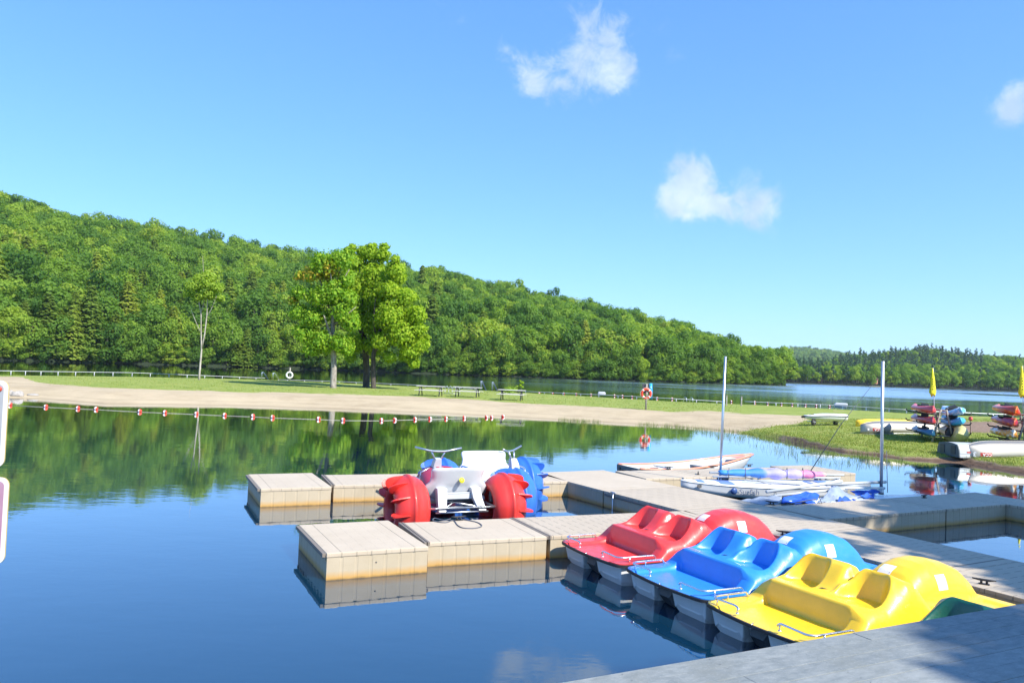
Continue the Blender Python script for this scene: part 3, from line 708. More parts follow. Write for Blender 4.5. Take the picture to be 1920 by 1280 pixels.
# shade trees standing on the bank to the right of the view: they throw the dappled light
def shade_tree(x, y, H, R, seed, n=5200):
    rg = random.Random(seed); z = drop(x, y); root = thing('shade_tree', 'large leafy tree on the bank just outside the right edge of the view', 'tree', (x, y, z), 0, 'shade trees on the right bank')
    q = MB(); q.tube([(0, 0, -.3), (0, 0, H * .4), (.3, .2, H * .85)], [.28, .2, .06], 8)
    for k in range(6):
        a = k * 1.05; q.tube([(0, 0, H * .35 + k * .3), (cos(a) * R * .5, sin(a) * R * .5, H * .55 + k * .2), (cos(a) * R * .85, sin(a) * R * .85, H * .65 + k * .3)], [.12, .07, .02], 5)
    q.build('trunk', ['bark_dark'], root)
    q = MB(); lob = []
    for k in range(13):
        a = k * 2.4; rr = R * sqrt((k + .5) / 13); lob.append((Vector((cos(a) * rr * .8, sin(a) * rr * .8, H * rg.uniform(.5, .9))), R * rg.uniform(.25, .38), .7))
    crown(q, lob, n, .34, rg, None, .3); q.build('crown', ['leaf_maple_left'], root)
# ------------------------------------------------------------------ floating docks
DH = .34
def corr(lx, ly, sp=.19, dep=.0035, wd=.022):
    # outline of a moulded float with vertical grooves all round
    pts = []
    cs = [(-lx / 2, -ly / 2), (lx / 2, -ly / 2), (lx / 2, ly / 2), (-lx / 2, ly / 2)]
    for k in range(4):
        a = Vector(cs[k]); b = Vector(cs[(k + 1) % 4]); d = (b - a); L = d.length; d.normalize(); nn = Vector((-d.y, d.x))
        m = max(2, int(L / sp)); pts.append(tuple(a))
        for i in range(1, m):
            s = L * i / m
            for e, f in ((-wd, 0), (-wd * .6, dep), (wd * .6, dep), (wd, 0)): pts.append(tuple(a + d * (s + e) + nn * f))
    return pts
def section(root, x0, y0, lx, ly, h=DH, top='deck_tan', label=None):
    # x0, y0: near-left corner in the dock's own frame
    c = (x0 + lx / 2, y0 + ly / 2)
    q = MB(); q.prism(corr(lx - .016, ly - .016), -.22, h - .06, 0)
    # scalloped shelf under the deck edge
    for sx in (-1, 1):
        m = int(ly / .19)
        for i in range(m + 1): q.box((sx * (lx / 2 - .012), -ly / 2 + .06 + (ly - .12) * i / m, h - .085), (.035, .045, .06), 0)
    o = q.build('float_section', ['dock'], root, fix=True); o.location = (c[0], c[1], 0)
    q = MB(); q.box((0, 0, h - .03), (lx, ly, .06), 0); d = q.build('deck_panel', [top], o, bevel=.012)
    q = MB()
    m = max(2, int(lx / .19))
    for sy in (-1, 1):
        for i in range(1, m): q.box((-lx / 2 + lx * i / m, sy * (ly / 2), h - .03), (.008, .006, .05), 0)
    q.box((-lx / 2 + .19, 0, h + .0005), (.006, ly * .97, .003), 0); q.box((lx / 2 - .19, 0, h + .0005), (.006, ly * .97, .003), 0)
    q.build('deck_seams', [M['gap2']], o)
    return o
M['gap2'] = mat('seam_brown', (.30, .26, .2), .8)  # dull brown of the thin strips that mark the deck seams
def strip(root, x, y, ly, h=DH, w=.09):
    q = MB(); q.box((x - w * .27, y + ly / 2, h - .02), (w * .4, ly, .055), 0); q.box((x + w * .27, y + ly / 2, h - .02), (w * .4, ly, .055), 0)
    q.build('connector_strip', ['gap'], root, bevel=.004)
def cleat(root, x, y, z, rz=0):
    q = MB(); q.box((0, 0, .006), (.12, .06, .012)); q.tube([(-.03, 0, .01), (-.03, 0, .05)], .014, 8); q.tube([(.03, 0, .01), (.03, 0, .05)], .014, 8)
    q.tube([(-.13, 0, .062), (-.06, 0, .056), (.06, 0, .056), (.13, 0, .062)], [.008, .014, .014, .008], 8)
    o = q.build('cleat', ['black'], root); o.location = (x, y, z); o.rotation_euler = (0, 0, rz); return o
def local(root, w):
    a = root.rotation_euler.z; d = Vector((w[0] - root.location.x, w[1] - root.location.y)); return (d.x * cos(a) + d.y * sin(a), -d.x * sin(a) + d.y * cos(a))
def dock(name, label, x, y, deg): return thing(name, label, 'dock', (x, y, 0), radians(deg), 'floating docks')
d1 = dock('finger_dock', 'nearest beige finger dock with a looped rope on it, in front of the water trikes', -1.08, 11.0, 22.8)
s1c = section(d1, -1.30, -.36, 1.38, 1.87, DH + .012); cx_ = local(d1, (-2.05, 11.27)); s1c.location = (cx_[0], cx_[1], 0); s1c.rotation_euler = (0, 0, radians(2.9)); s = section(d1, .02, .0, 1.84, 1.42); section(d1, 1.92, .02, 3.42, 1.42, top='deck_tread')
strip(d1, .01, 0, 1.42); strip(d1, 1.89, .0, 1.43); es_ = MB(); es_.box((-.715, 0, DH - .02), (.05, 1.82, .05)); es_.build('end_strip', ['gap'], s1c, bevel=.004)
q = MB(); q.sphere((.0, 0, 0), .012, 8); q.build('bolt_hole', ['bolt'], s1c).location = (-.03, -.925, .19)
c1 = local(d1, at(860, 975, DH)); cleat(d1, *c1, DH, .1)
d2 = dock('finger_dock', 'farther beige floating finger dock, running behind the two water trikes', -3.47, 15.75, 21)
s = section(d2, -1.30, -.33, 1.34, 2.0, DH + .012); cx_ = local(d2, (-4.46, 16.12)); s.location = (cx_[0], cx_[1], 0); s.rotation_euler = (0, 0, radians(4)); es_ = MB(); es_.box((-.695, 0, DH - .02), (.06, 1.94, .05)); es_.build('end_strip', ['gap'], s, bevel=.004); section(d2, .02, 0, 2.25, 1.50); section(d2, 2.33, 0, 2.86, 1.50)
strip(d2, .01, 0, 1.5); strip(d2, 2.3, 0, 1.5); pass
d3 = dock('main_pier', 'wide beige main floating pier with staggered tread grooves, behind the pedal boats', 1.38, 17.57, -60.3)
BR = [-1.5, 1.3, 3.62, 5.95, 8.25, 10.6, 12.9]
for a, b in zip(BR, BR[1:]): section(d3, a + .01, 0, b - a - .03, 2.05, top='deck_tan' if b < 2 else 'deck_tread')
for a in BR[1:-1]: strip(d3, a - .005, 0, 2.05, DH - .01, .035)
q = MB()
for a, b in ((1.35, 5.9),): q.tube([(a, -.0, DH - .075), (b, -.0, DH - .075)], .02, 6)
q.build('edge_rail', ['gap'], d3)
for px, py, rz in ((1365, 970, .3), (1471, 1003, .6), (1845, 1095, .5), (1447, 946, .3)): cleat(d3, *local(d3, at(px, py, DH)), DH, rz)
q = MB(); lx_, ly_ = local(d3, at(1142, 925, DH)); q.tube([(lx_, -.03, .36), (lx_, -.035, .0), (lx_, -.035, -.3)], .012, 6); q.tube([(lx_ - .08, -.03, .36), (lx_ + .08, -.03, .36)], .012, 6); q.build('mooring_rod', ['alu'], d3)
d4 = dock('back_dock', 'beige floating dock arm at the back beside the white rowing boat', 3.26, 18.53, 24.3)
section(d4, .03, .02, 1.75, 1.36); section(d4, 1.8, .02, 1.6, 1.38, top='deck_tread'); section(d4, 3.42, .0, 1.9, 1.42, top='deck_tread'); section(d4, 5.34, -.02, 1.42, 1.72, top='deck_tread')
for a in (1.785, 3.41, 5.33): strip(d4, a, .02, 1.36, DH - .01, .03)
for px, py, rz in ((1254, 879, 0), (1335, 877, 0), (1405, 874.5, 0), (1309, 889, .9), (1466, 885, .4)): cleat(d4, *local(d4, at(px, py, DH)), DH, rz)
q = MB(); bx = local(d4, at(1529, 889, .3)); q.box((bx[0], -.06, .26), (.42, .05, .14)); q.box((bx[0] - .1, -.1, .26), (.1, .05, .1)); q.box((bx[0] + .1, -.1, .26), (.1, .05, .1)); q.build('bracket', ['wood'], d4)
d5 = dock('right_dock', 'shaded floating dock arm on the right, in front of the second mast', 5.66, 14.03, 28.6)
section(d5, .0, .0, 3.55, 1.33, top='deck_tread'); section(d5, 3.58, .0, 2.05, 1.33, top='deck_tread'); strip(d5, 3.565, 0, 1.33, DH - .01, .035)
cleat(d5, *local(d5, at(1733, 933, DH)), DH, .1)
d6 = dock('outer_pier', 'short shaded floating pier at the right edge, leading off toward the shore', 9.98, 17.88, -61)
section(d6, 0.0, .0, 2.4, 1.1, top='deck_tread'); section(d6, 2.43, .0, 2.4, 1.1, top='deck_tread'); section(d6, 4.86, .0, 2.4, 1.1, top='deck_tread')
# coiled rope on the near finger
q = MB(); P = [(845, 973), (832, 976), (815, 972), (813, 977), (835, 980), (850, 976), (858, 985), (868, 990), (885, 991), (899, 989), (903, 985), (893, 979), (872, 975), (860, 974)]
pts = [at(x, y, DH) + Vector((0, 0, .008)) for x, y in P]
sm = []
for i in range(len(pts) - 1):
    p0 = pts[max(0, i - 1)]; p1, p2 = pts[i], pts[i + 1]; p3 = pts[min(len(pts) - 1, i + 2)]
    for k in range(5):
        u = k / 5; sm.append(.5 * ((2 * p1) + (p2 - p0) * u + (2 * p0 - 5 * p1 + 4 * p2 - p3) * u * u + (3 * p1 - p0 - 3 * p2 + p3) * u ** 3))
q.tube([p - sm[0] for p in sm], .009, 6); ro = q.build('rope', ['rope']); ro.location = sm[0]; tag(ro, 'thin grey mooring rope looped loosely on the nearest dock', 'rope')

# ------------------------------------------------------------------ pedal boats
BL, BWD = 3.42, 1.53
BS = [(0, .31), (.52, .31), (.66, .335), (.80, .475), (.90, .51), (1.1, .53), (1.30, .645), (1.42, .735), (1.52, .745), (1.62, .67), (1.74, .53), (1.88, .41), (2.1, .35), (2.5, .32), (3.42, .31)]
BK = [(.76, .545), (1.02, .56), (1.15, .65), (1.30, .77), (1.39, .80), (1.49, .76), (1.60, .64), (1.76, .46), (2.0, .36), (3.42, .31)]
DP = [(1.84, .0), (1.90, .12), (1.97, .25), (2.08, .36), (2.2, .42), (2.36, .465), (2.55, .48), (2.75, .45), (2.95, .38), (3.1, .27), (3.2, .14), (3.28, .03), (3.3, .0)]
def smax(a, b, k=.03):
    h = max(k - abs(a - b), 0) / k; return max(a, b) + h * h * k * .25
def shell_z(u, v):
    vv = min(v, BWD - v); S = interp(BS, u)
    k = min(1, vv / .15); side = .31 + (S - .31) * sqrt(max(0, 1 - (1 - k) ** 2.6))
    z = side
    # body across the middle
    inn = sst(.20, .26, vv)
    if u < .9:
        fl = .275
        mid = lerp(fl, .55, sst(.735, .765, u))
        z = lerp(side, mid, inn) if u < .775 else lerp(side, .55, inn)
    if u > .76:
        B = interp(BK, u)
        # saddle between the seats
        pan = .545 + .27 * sst(.98, 1.42, u); ce = sst(.56, .66, v) * (1 - sst(.84, .90, v))
        if u < 1.45: B = lerp(B, min(B, pan), ce)
        B = B - .13 * math.exp(-((v - .875) / .055) ** 2) * sst(1.1, 1.35, u) * (1 - sst(1.6, 1.9, u))
        Bm = lerp(side, max(B, side if False else B), sst(.06, .26, vv))
        z = Bm
        for vc, hw in ((.385, .25), (1.145, .25)):
            e = abs((v - vc) / hw) ** 2.8 + (abs((u - .80) / .565) ** 3.6)
            z = lerp(z, min(z, .545 - .05 * sst(.8, 1.15, u)), 1 - sst(.70, 1.25, e))
        if u < 1.0: z = lerp(z, .548, inn * (1 - sst(.84, 1.0, u)))
    if u > 1.7:
        D = interp(DP, u) ; a = abs(v - .77) / (.38 if u < 2.9 else lerp(.38, .32, sst(2.9, 3.3, u)))
        cr = max(0., 1 - a ** 3.4) ** .55 if a < 1 else 0
        z = smax(z, .30 + D * cr, .05)
        # rear wells
        if 2.35 < u < 3.3 and a > 1.02: z -= .03 * sst(2.35, 2.45, u) * (1 - sst(3.2, 3.3, u)) * sst(.07, .12, vv) * sst(1.02, 1.12, a)
    return z
def outline_in(u):
    r = .13; e = 0
    if u < r: e = r - sqrt(max(0, r * r - (r - u) ** 2))
    if u > BL - r: e = r - sqrt(max(0, r * r - (r - (BL - u)) ** 2))
    return e
def shell_mesh():
    mb = MB(); nu, nv = 230, 116; vs = []
    for i in range(nu + 1):
        u = BL * i / nu; e = outline_in(u)
        for j in range(nv + 1):
            t_ = j / nv; v = e + (BWD - 2 * e) * t_
            uu = u - .05 * sin(pi * t_) * (1 - sst(0, .5, u)) * 1.0
            vs.append((uu, -v, shell_z(u, e * 0 + v)))
    fs = [(i * (nv + 1) + j, i * (nv + 1) + j + 1, (i + 1) * (nv + 1) + j + 1, (i + 1) * (nv + 1) + j) for i in range(nu) for j in range(nv)]
    mb.add(vs, fs, 0, True)
    # skirt
    ring = [j for j in range(nv + 1)] + [i * (nv + 1) + nv for i in range(1, nu + 1)] + [nu * (nv + 1) + j for j in range(nv - 1, -1, -1)] + [i * (nv + 1) for i in range(nu - 1, 0, -1)]
    rp = [vs[k] for k in ring]; n = len(rp)
    mb.add(rp + [(x, y, .265) for x, y, z in rp], [(k, n + k, n + (k + 1) % n, (k + 1) % n) for k in range(n)], 0, True)
    return mb, rp
SHELL, RIM = shell_mesh()
SBV = BVHTree.FromPolygons(SHELL.v, SHELL.f)
def spt(u, v):
    h = SBV.ray_cast(Vector((u, -v, 2)), Vector((0, 0, -1))); return h[0], h[1]
def sticker(root, u, v, du, dv, ax=None):
    c, n = spt(u, v); n = n if n.z > 0 else -n
    x = Vector((1, 0, 0)); x = (x - n * x.dot(n)).normalized(); y = n.cross(x)
    for nm, m_, k, off in (('sticker', 'sticker', 1, .004), ):
        q = MB(); N = 5; vs = []
        for i in range(N + 1):
            for j in range(N + 1):
                a = (i / N - .5) * du; b = (j / N - .5) * dv; p = c + x * a + y * b + n * .15
                h = SBV.ray_cast(p, -n); pp = h[0] if h[0] else p - n * .15; vs.append(pp + n * off)
        q.add(vs, [(i * (N + 1) + j, (i + 1) * (N + 1) + j, (i + 1) * (N + 1) + j + 1, i * (N + 1) + j + 1) for i in range(N) for j in range(N)], 0)
        # faint printed lines and little mark
        for r in range(5):
            yy = (.32 - r * .13) * dv
            def P(a, b):
                p = c + x * a + y * b + n * .15; h = SBV.ray_cast(p, -n); return (h[0] if h[0] else p - n * .15) + n * .0055
            w_ = du * (.36 if r % 2 else .28)
            q.add([P(-w_, yy), P(w_, yy), P(w_, yy + dv * .012), P(-w_, yy + dv * .012)], [(0, 1, 2, 3)], 1)
        q.add([P(-du * .4, -dv * .42), P(-du * .3, -dv * .42), P(-du * .3, -dv * .36), P(-du * .4, -dv * .36)], [(0, 1, 2, 3)], 1)
        q.build('sticker', ['sticker', 'print'], root)
def rail(root, pts, feet):
    q = MB(); q.tube(pts, .0125, 8)
    o = q.build('rail', ['chrome'], root)
    f = MB()
    for p in feet: f.tube([p, (p[0], p[1], .30)], .009, 6); f.lathe([(.02, .302), (.02, .308), (.001, .309)], 8, 0, Matrix.Translation((p[0], p[1], 0)))
    f.build('rail_feet', ['chrome'], o)
def round_path(P, r=.06, n=4):
    out = [Vector(P[0])]
    for a, b, c in zip(P, P[1:], P[2:]):
        a, b, c = Vector(a), Vector(b), Vector(c); d1_ = (a - b).normalized(); d2_ = (c - b).normalized()
        p0 = b + d1_ * r; p1 = b + d2_ * r
        for k in range(n + 1):
            u = k / n; out.append(p0 * (1 - u) ** 2 + b * 2 * u * (1 - u) + p1 * u * u)
    out.append(Vector(P[-1])); return out
def pontoon(v0, v1):
    q = MB(); rings = []
    for u, ins, zb in ((.07, .06, .10), (.10, .05, -.02), (.2, .035, -.10), (.6, .03, -.14), (2.8, .03, -.14), (3.25, .05, -.05), (3.34, .08, .1)):
        a, b = v0, v1; pts = []
        for y, z in ((a, .255), (b, .255), (b - ins * .6, .05), (b - ins - .03, zb), (b - ins - .09, zb - .02), (a + ins + .09, zb - .02), (a + ins + .03, zb), (a + ins * .6, .05)):
            ux = u + (0.0 if z > .2 else .035 if z > 0 else .06) * (1 if u < .3 else 0)
            pts.append((ux, -y, z))
        rings.append(pts)
    q.loft(rings, 0, True, True, False); return q
def make_pedal(label, loc, deg, color, tilt=0.0):
    r = thing('pedal_boat', label, 'pedal boat', loc, radians(deg), 'pedal boats moored along the main pier')
    hb = MB(); hb.v, hb.f, hb.m, hb.sm = SHELL.v, SHELL.f, SHELL.m, SHELL.sm
    hb.build('deck_shell', [color], r)
    q = MB(); n = len(RIM); prof = [(-.004, .262), (.012, .265), (.012, .296), (-.004, .300)]
    rings = []
    for k in range(n):
        a, b = Vector(RIM[k - 1]).xy, Vector(RIM[(k + 1) % n]).xy; d = (b - a).normalized(); nn = Vector((-d.y, d.x)); p = Vector(RIM[k]).xy
        nn = nn if (p + nn - Vector((BL / 2, -BWD / 2))).length > (p - nn - Vector((BL / 2, -BWD / 2))).length else -nn
        rings.append([(p.x + nn.x * o_, p.y + nn.y * o_, z) for o_, z in prof])
    rings.append(rings[0]); q.loft(rings, 0, True, False, False); q.build('bumper_rim', ['black'], r, fix=True)
    for v0, v1 in ((.05, .55), (.88, 1.49)): pontoon(v0, v1).build('pontoon', ['hull_white'], r, fix=True, bevel=.012)
    q = MB(); q.loft([[(.16, -.56, .25), (.16, -.87, .25), (.10, -.80, .12), (.10, -.62, .12)], [(.24, -.55, .25), (.24, -.88, .25), (.16, -.84, .02), (.20, -.58, .02)], [(.34, -.55, .25), (.34, -.88, .25), (.34, -.80, -.12), (.34, -.62, -.12)], [(1.2, -.55, .25), (1.2, -.88, .25), (1.2, -.80, -.12), (1.2, -.62, -.12)]], 0, True, True, False)
    q.build('tunnel_keel', ['dark'], r, fix=True)
    z = .375
    rail(r, round_path([(.07, -.48, z - .03), (.07, -.45, z), (.055, -.12, z), (.12, -.07, z), (.58, -.06, z), (.60, -.06, z - .05)], .035), [(.07, -.46, z - .01), (.30, -.062, z), (.595, -.06, z - .04), (.07, -.15, z)])
    rail(r, round_path([(.07, -1.02, z - .03), (.07, -1.05, z), (.055, -1.41, z), (.12, -1.46, z), (.62, -1.47, z), (.64, -1.47, z - .05)], .035), [(.07, -1.05, z - .01), (.22, -1.466, z), (.635, -1.47, z - .04)])
    sticker(r, 2.10, .70, .15, .17); sticker(r, 2.50, 1.10, .16, .17)
    # tiller handle, its clamp and the black stern fitting
    q = MB(); c, _ = spt(1.72, .95); q.tube(round_path([c + Vector((0, 0, -.02)), c + Vector((0, .0, .14)), c + Vector((.02, -.12, .15)), c + Vector((.04, -.16, -.05))], .04), .009, 8); q.build('steering_lever', ['chrome'], r)
    q = MB(); c, _ = spt(2.62, 1.33); q.box(c + Vector((0, 0, .035)), (.09, .05, .07)); q.box(c + Vector((.03, .01, .08)), (.05, .03, .03)); q.build('latch', ['black'], r, bevel=.008)
    # seat drain recess between the buckets
    c, _ = spt(1.02, .765); q = MB(); q.add([c + Vector((-.03, .06, .004)), c + Vector((.05, .03, .006)), c + Vector((.03, -.06, .006))], [(0, 1, 2)]); q.build('drain', ['dark'], r)
    # mooring eye
    q = MB(); q.tube([(.005, -.76, .3), (-.03, -.76, .28), (-.04, -.76, .23), (0, -.76, .25)], .006, 6); q.build('bow_eye', ['chrome'], r)
    return r
make_pedal('glossy red pedal boat, farthest of the row, touching the near finger dock', (.81, 11.65, .0), 26.5, 'red')
make_pedal('glossy blue pedal boat with chrome bow rails, between the red and the yellow ones', (1.55, 10.2, 0), 27, 'blue')
make_pedal('bright yellow pedal boat, nearest one seen whole, partly behind the grey wooden deck', (2.23, 8.79, 0), 27, 'yellow')
make_pedal('dark green pedal boat almost hidden behind the grey wooden deck', (2.98, 7.2, -.02), 27, 'green')

# ------------------------------------------------------------------ water trikes
def wheel_mesh(R=.62, W=.32, sides=(-1, 1)):
    q = MB()
    prof = [(.275, -W * .4), (.285, -W * .80), (.33, -W * .97), (.42, -W * .98), (.52, -W * .72), (.58, -W * .38), (.60, -W * .1), (R, -W * .08), (R, W * .08), (.60, W * .1), (.58, W * .38), (.52, W * .72), (.42, W * .98), (.33, W * .97), (.285, W * .80), (.275, W * .4)]
    q.lathe(prof, 48, 0, None, True)
    for k in range(14):                       # scooped paddles standing off both shoulders
        a = 2 * pi * k / 12
        for sd in sides:
            ca, sa = cos(a), sin(a); rad = Vector((ca, sa, 0)); tan = Vector((-sa, ca, 0)); ax = Vector((0, 0, sd))
            pts0 = []; pts1 = []
            for i in range(9):
                u = i / 8; r_ = lerp(.36, .60, u) + .06 * sin(pi * u); w_ = lerp(W * 1.0, W * .30, u ** 2.2) + .125 * sin(pi * min(1, u)) ** .6
                pts0.append(rad * r_ + ax * (w_ - .16 * (1 - u) * .4) + tan * .028 * sin(pi * u)); pts1.append(rad * r_ + ax * w_ + tan * .028 * sin(pi * u))
            inn = [rad * lerp(.37, .60, i / 8) + ax * W * .3 for i in range(9)]
            th = tan * .012
            vs = [p + th for p in pts1] + [p + th for p in inn] + [p - th for p in pts1] + [p - th for p in inn]
            fs = []
            for i in range(8): fs += [(i, i + 1, 9 + i + 1, 9 + i), (18 + i, 27 + i, 27 + i + 1, 18 + i + 1), (i, 18 + i, 18 + i + 1, i + 1)]
            fs += [(0, 9, 27, 18), (8, 26, 35, 17)]
            q.add(vs, fs, 0, False)
    return q
def bulge_panel(q, w0, w1, z0, z1, y0, y1, th=.07, n=7, curve=.06):
    # a moulded panel whose width goes w0 -> w1 and that bows across
    rings = []
    for i in range(n):
        u = i / (n - 1); z = lerp(z0, z1, u); y = lerp(y0, y1, u); w_ = lerp(w0, w1, u) / 2
        f = []; b = []
        for j in range(9):
            x = -w_ + 2 * w_ * j / 8; c = curve * (x / max(w_, .01)) ** 2
            f.append((x, y + c, z)); b.append((x, y + c - th, z))
        rings.append(f + b[::-1])
    q.loft(rings, 0, True, True, False)
def make_trike(label, loc, deg, wheelc, frontc, wb, turn=0.0):
    # local frame: x along the rear axle, +y the way it travels
    t_ = thing('water_trike', label, 'water trike', loc, radians(deg), 'big wheeled water trikes')
    hz = .22; halfx = .93
    for nm, x, y, c in (('wheel', -halfx, 0, wheelc), ('wheel', halfx, 0, wheelc), ('wheel', 0, wb, frontc)):
        wm = wheel_mesh(sides=(-1,) if x < -.1 else (1,) if x > .1 else (1,)); wo_ = wm.build('wheel', [c], t_, fix=False); wo_.rotation_euler = (0, pi / 2, 0); wo_.location = (x, y, hz)
        q = MB(); q.lathe([(.001, -.06), (.27, -.06), (.27, .06), (.001, .06)], 18); hb = q.build('hub', ['dark'], wo_)
    # frame
    q = MB(); z = .28
    q.tube(round_path([(-.62, -.38, z), (.62, -.38, z), (.62, .3, z), (.25, wb - .1, z + .1), (.25, wb, z + .25)], .1), .022, 8)
    q.tube(round_path([(.62, -.38, z), (-.62, -.38, z), (-.62, .3, z), (-.25, wb - .1, z + .1), (-.25, wb, z + .25)], .1), .022, 8)
    q.tube([(-halfx, 0, hz), (halfx, 0, hz)], .02, 8); q.tube([(-.6, .25, z), (.6, .25, z)], .02, 8); q.tube([(-.5, -.36, z - .08), (.5, -.36, z - .08)], .015, 8)
    for sx in (-1, 1):   # grab hoops beside the seats
        q.tube(round_path([(sx * .60, .15, z), (sx * .62, .25, z + .42), (sx * .62, .78, z + .42), (sx * .50, .95, z)], .12), .019, 8)
    q.tube([(-.35, -.38, z), (0, .1, z + .02), (.35, -.38, z)], .015, 6)
    q.build('frame', ['alu'], t_)
    # double seat
    q = MB(); rr_ = []
    for z_, w_, y_ in ((.34, .86, .10), (.40, 1.10, .08), (.47, 1.24, .05), (.57, 1.25, .02), (.64, 1.14, -.02), (.70, 1.02, -.05), (.80, .98, -.08), (.90, 1.02, -.12), (.94, .99, -.13), (.96, .92, -.13)):
        f = [(-w_ / 2 + w_ * j / 12, y_ + .09 * (2 * j / 12 - 1) ** 4, z_) for j in range(13)]; rr_.append(f + [(x, y - .07, z) for x, y, z in f[::-1]])
    q.loft(rr_, 0, True, True, True)
    q.build('seat_back', ['white'], t_, fix=True)
    q = MB(); q.loft([[(-.60, .06, .40), (.60, .06, .40), (.60, .06, .33), (-.60, .06, .33)], [(-.58, .45, .40), (.58, .45, .40), (.58, .45, .34), (-.58, .45, .34)], [(-.52, .60, .38), (.52, .60, .38), (.52, .60, .28), (-.52, .60, .28)]], 0, True, True, False)
    q.build('seat_pan', ['white'], t_, fix=True, bevel=.02)
    for sx in (-1, 1):
        q = MB(); q.loft([[(sx * .23, -.16, .60), (sx * .42, -.16, .60), (sx * .42, -.02, .60), (sx * .23, -.02, .60)],
                          [(sx * .25, -.24, .42), (sx * .43, -.24, .42), (sx * .43, -.06, .42), (sx * .25, -.06, .42)],
                          [(sx * .31, -.40, .22), (sx * .46, -.40, .22), (sx * .46, -.28, .22), (sx * .31, -.28, .22)]], 0, True, True, False)
        q.build('seat_leg', ['white'], t_, fix=True, bevel=.02)
    for zz in (.50, .44):
        q = MB(); q.box((0, -.1, zz), (.62, .06, .02 if zz > .46 else .09)); q.build('cross_bar', ['white'], t_, bevel=.006)
    q = MB(); q.lathe([(.001, 0), (.05, 0), (.05, .003), (.001, .003)], 20, 0, Matrix.Translation((0.03, -.19, .74)) @ Matrix.Rotation(pi / 2, 4, 'X') @ Matrix.Rotation(-.3, 4, 'X')); q.build('sticker', ['yellow_sticker'], t_)
    # handlebar
    q = MB(); q.loft([[(-.1, wb - .1, .62), (.1, wb - .1, .62), (.1, wb + .1, .62), (-.1, wb + .1, .62)], [(-.08, wb - .16, .86), (.08, wb - .16, .86), (.08, wb + .0, .90), (-.08, wb + .0, .90)], [(-.06, wb - .2, .98), (.06, wb - .2, .98), (.06, wb - .08, 1.0), (-.06, wb - .08, 1.0)]], 0, True, True, False)
    q.build('steering_head', ['white'], t_, fix=True, bevel=.015)
    q = MB()
    for sx in (-1, 1): q.tube([(sx * .3, wb, hz), (sx * .3, wb - .02, .70), (sx * .1, wb - .04, .80)], .018, 8)
    q.tube([(-.3, wb, hz), (.3, wb, hz)], .018, 8)
    q.build('fork', ['alu'], t_)
    q = MB(); h = 1.14
    for sx in (-1, 1): q.tube([(sx * .07, wb - .14, .98), (sx * .13, wb - .18, h - .02)], .017, 8)
    q.tube(round_path([(-.46, wb - .16, h + .06), (-.14, wb - .2, h - .01), (.14, wb - .2, h - .01), (.46, wb - .16, h + .06)], .08), .019, 8)
    hb_ = q.build('handlebar', ['alu'], t_); P0 = Vector((0, wb - .15, 0)); hb_.matrix_local = Matrix.Translation(P0) @ Matrix.Rotation(turn, 4, 'Z') @ Matrix.Translation(-P0)
    q = MB(); q.box((.68, -.1, .42), (.09, .12, .2)); q.build('pedal_box', ['dark'], t_, bevel=.01)
    q = MB(); q.box((0, .42, .16), (.7, .5, .1)); q.build('footwell', ['trike_blue'], t_, bevel=.02)
    return t_
make_trike('water trike with big red wheels and white seat, moored at the near finger dock', (-.92, 14.50, 0), 24, 'trike_red', 'trike_pink', 1.25, -.25)
make_trike('water trike with big blue wheels and white seat, behind the red wheeled one', (-.50, 17.2 - .15, .03), 24 + 180, 'trike_blue', 'trike_blue', 1.62, .75)
# ------------------------------------------------------------------ hull helper
def hull_rings(L, W, H, n=17, m=11, keel=.3, sheer=.1, bow=.0, stern=0.0, flat=2.4, full=.55):
    # stations along x; each ring goes gunwale -> keel -> gunwale (open top)
    rings = []
    for i in range(n):
        s = i / (n - 1); x = L * (s - .5)
        wd = max(.006, W / 2 * (1 - abs(2 * s - 1) ** (2 + full * 2)) ** .8) if stern == 0 else max(.006, W / 2 * min(1, (1 - (1 - s) ** 3) * 1.0) * lerp(1, stern, max(0, (s - .6) / .4) ** 2))
        top = H + sheer * (2 * s - 1) ** 2 + (bow * (1 - s) ** 4 if bow else 0); kb = keel * (abs(2 * s - 1) ** 5 if stern == 0 else (1 - s) ** 4) * H
        r = []
        for j in range(m):
            a = pi * j / (m - 1); c, z = cos(a), sin(a)
            y = wd * (abs(c) ** (2 / flat)) * (1 if c > 0 else -1); zz = top - (top - kb) * (abs(z) ** (2 / flat))
            r.append((x, y, zz))
        rings.append(r)
    return rings
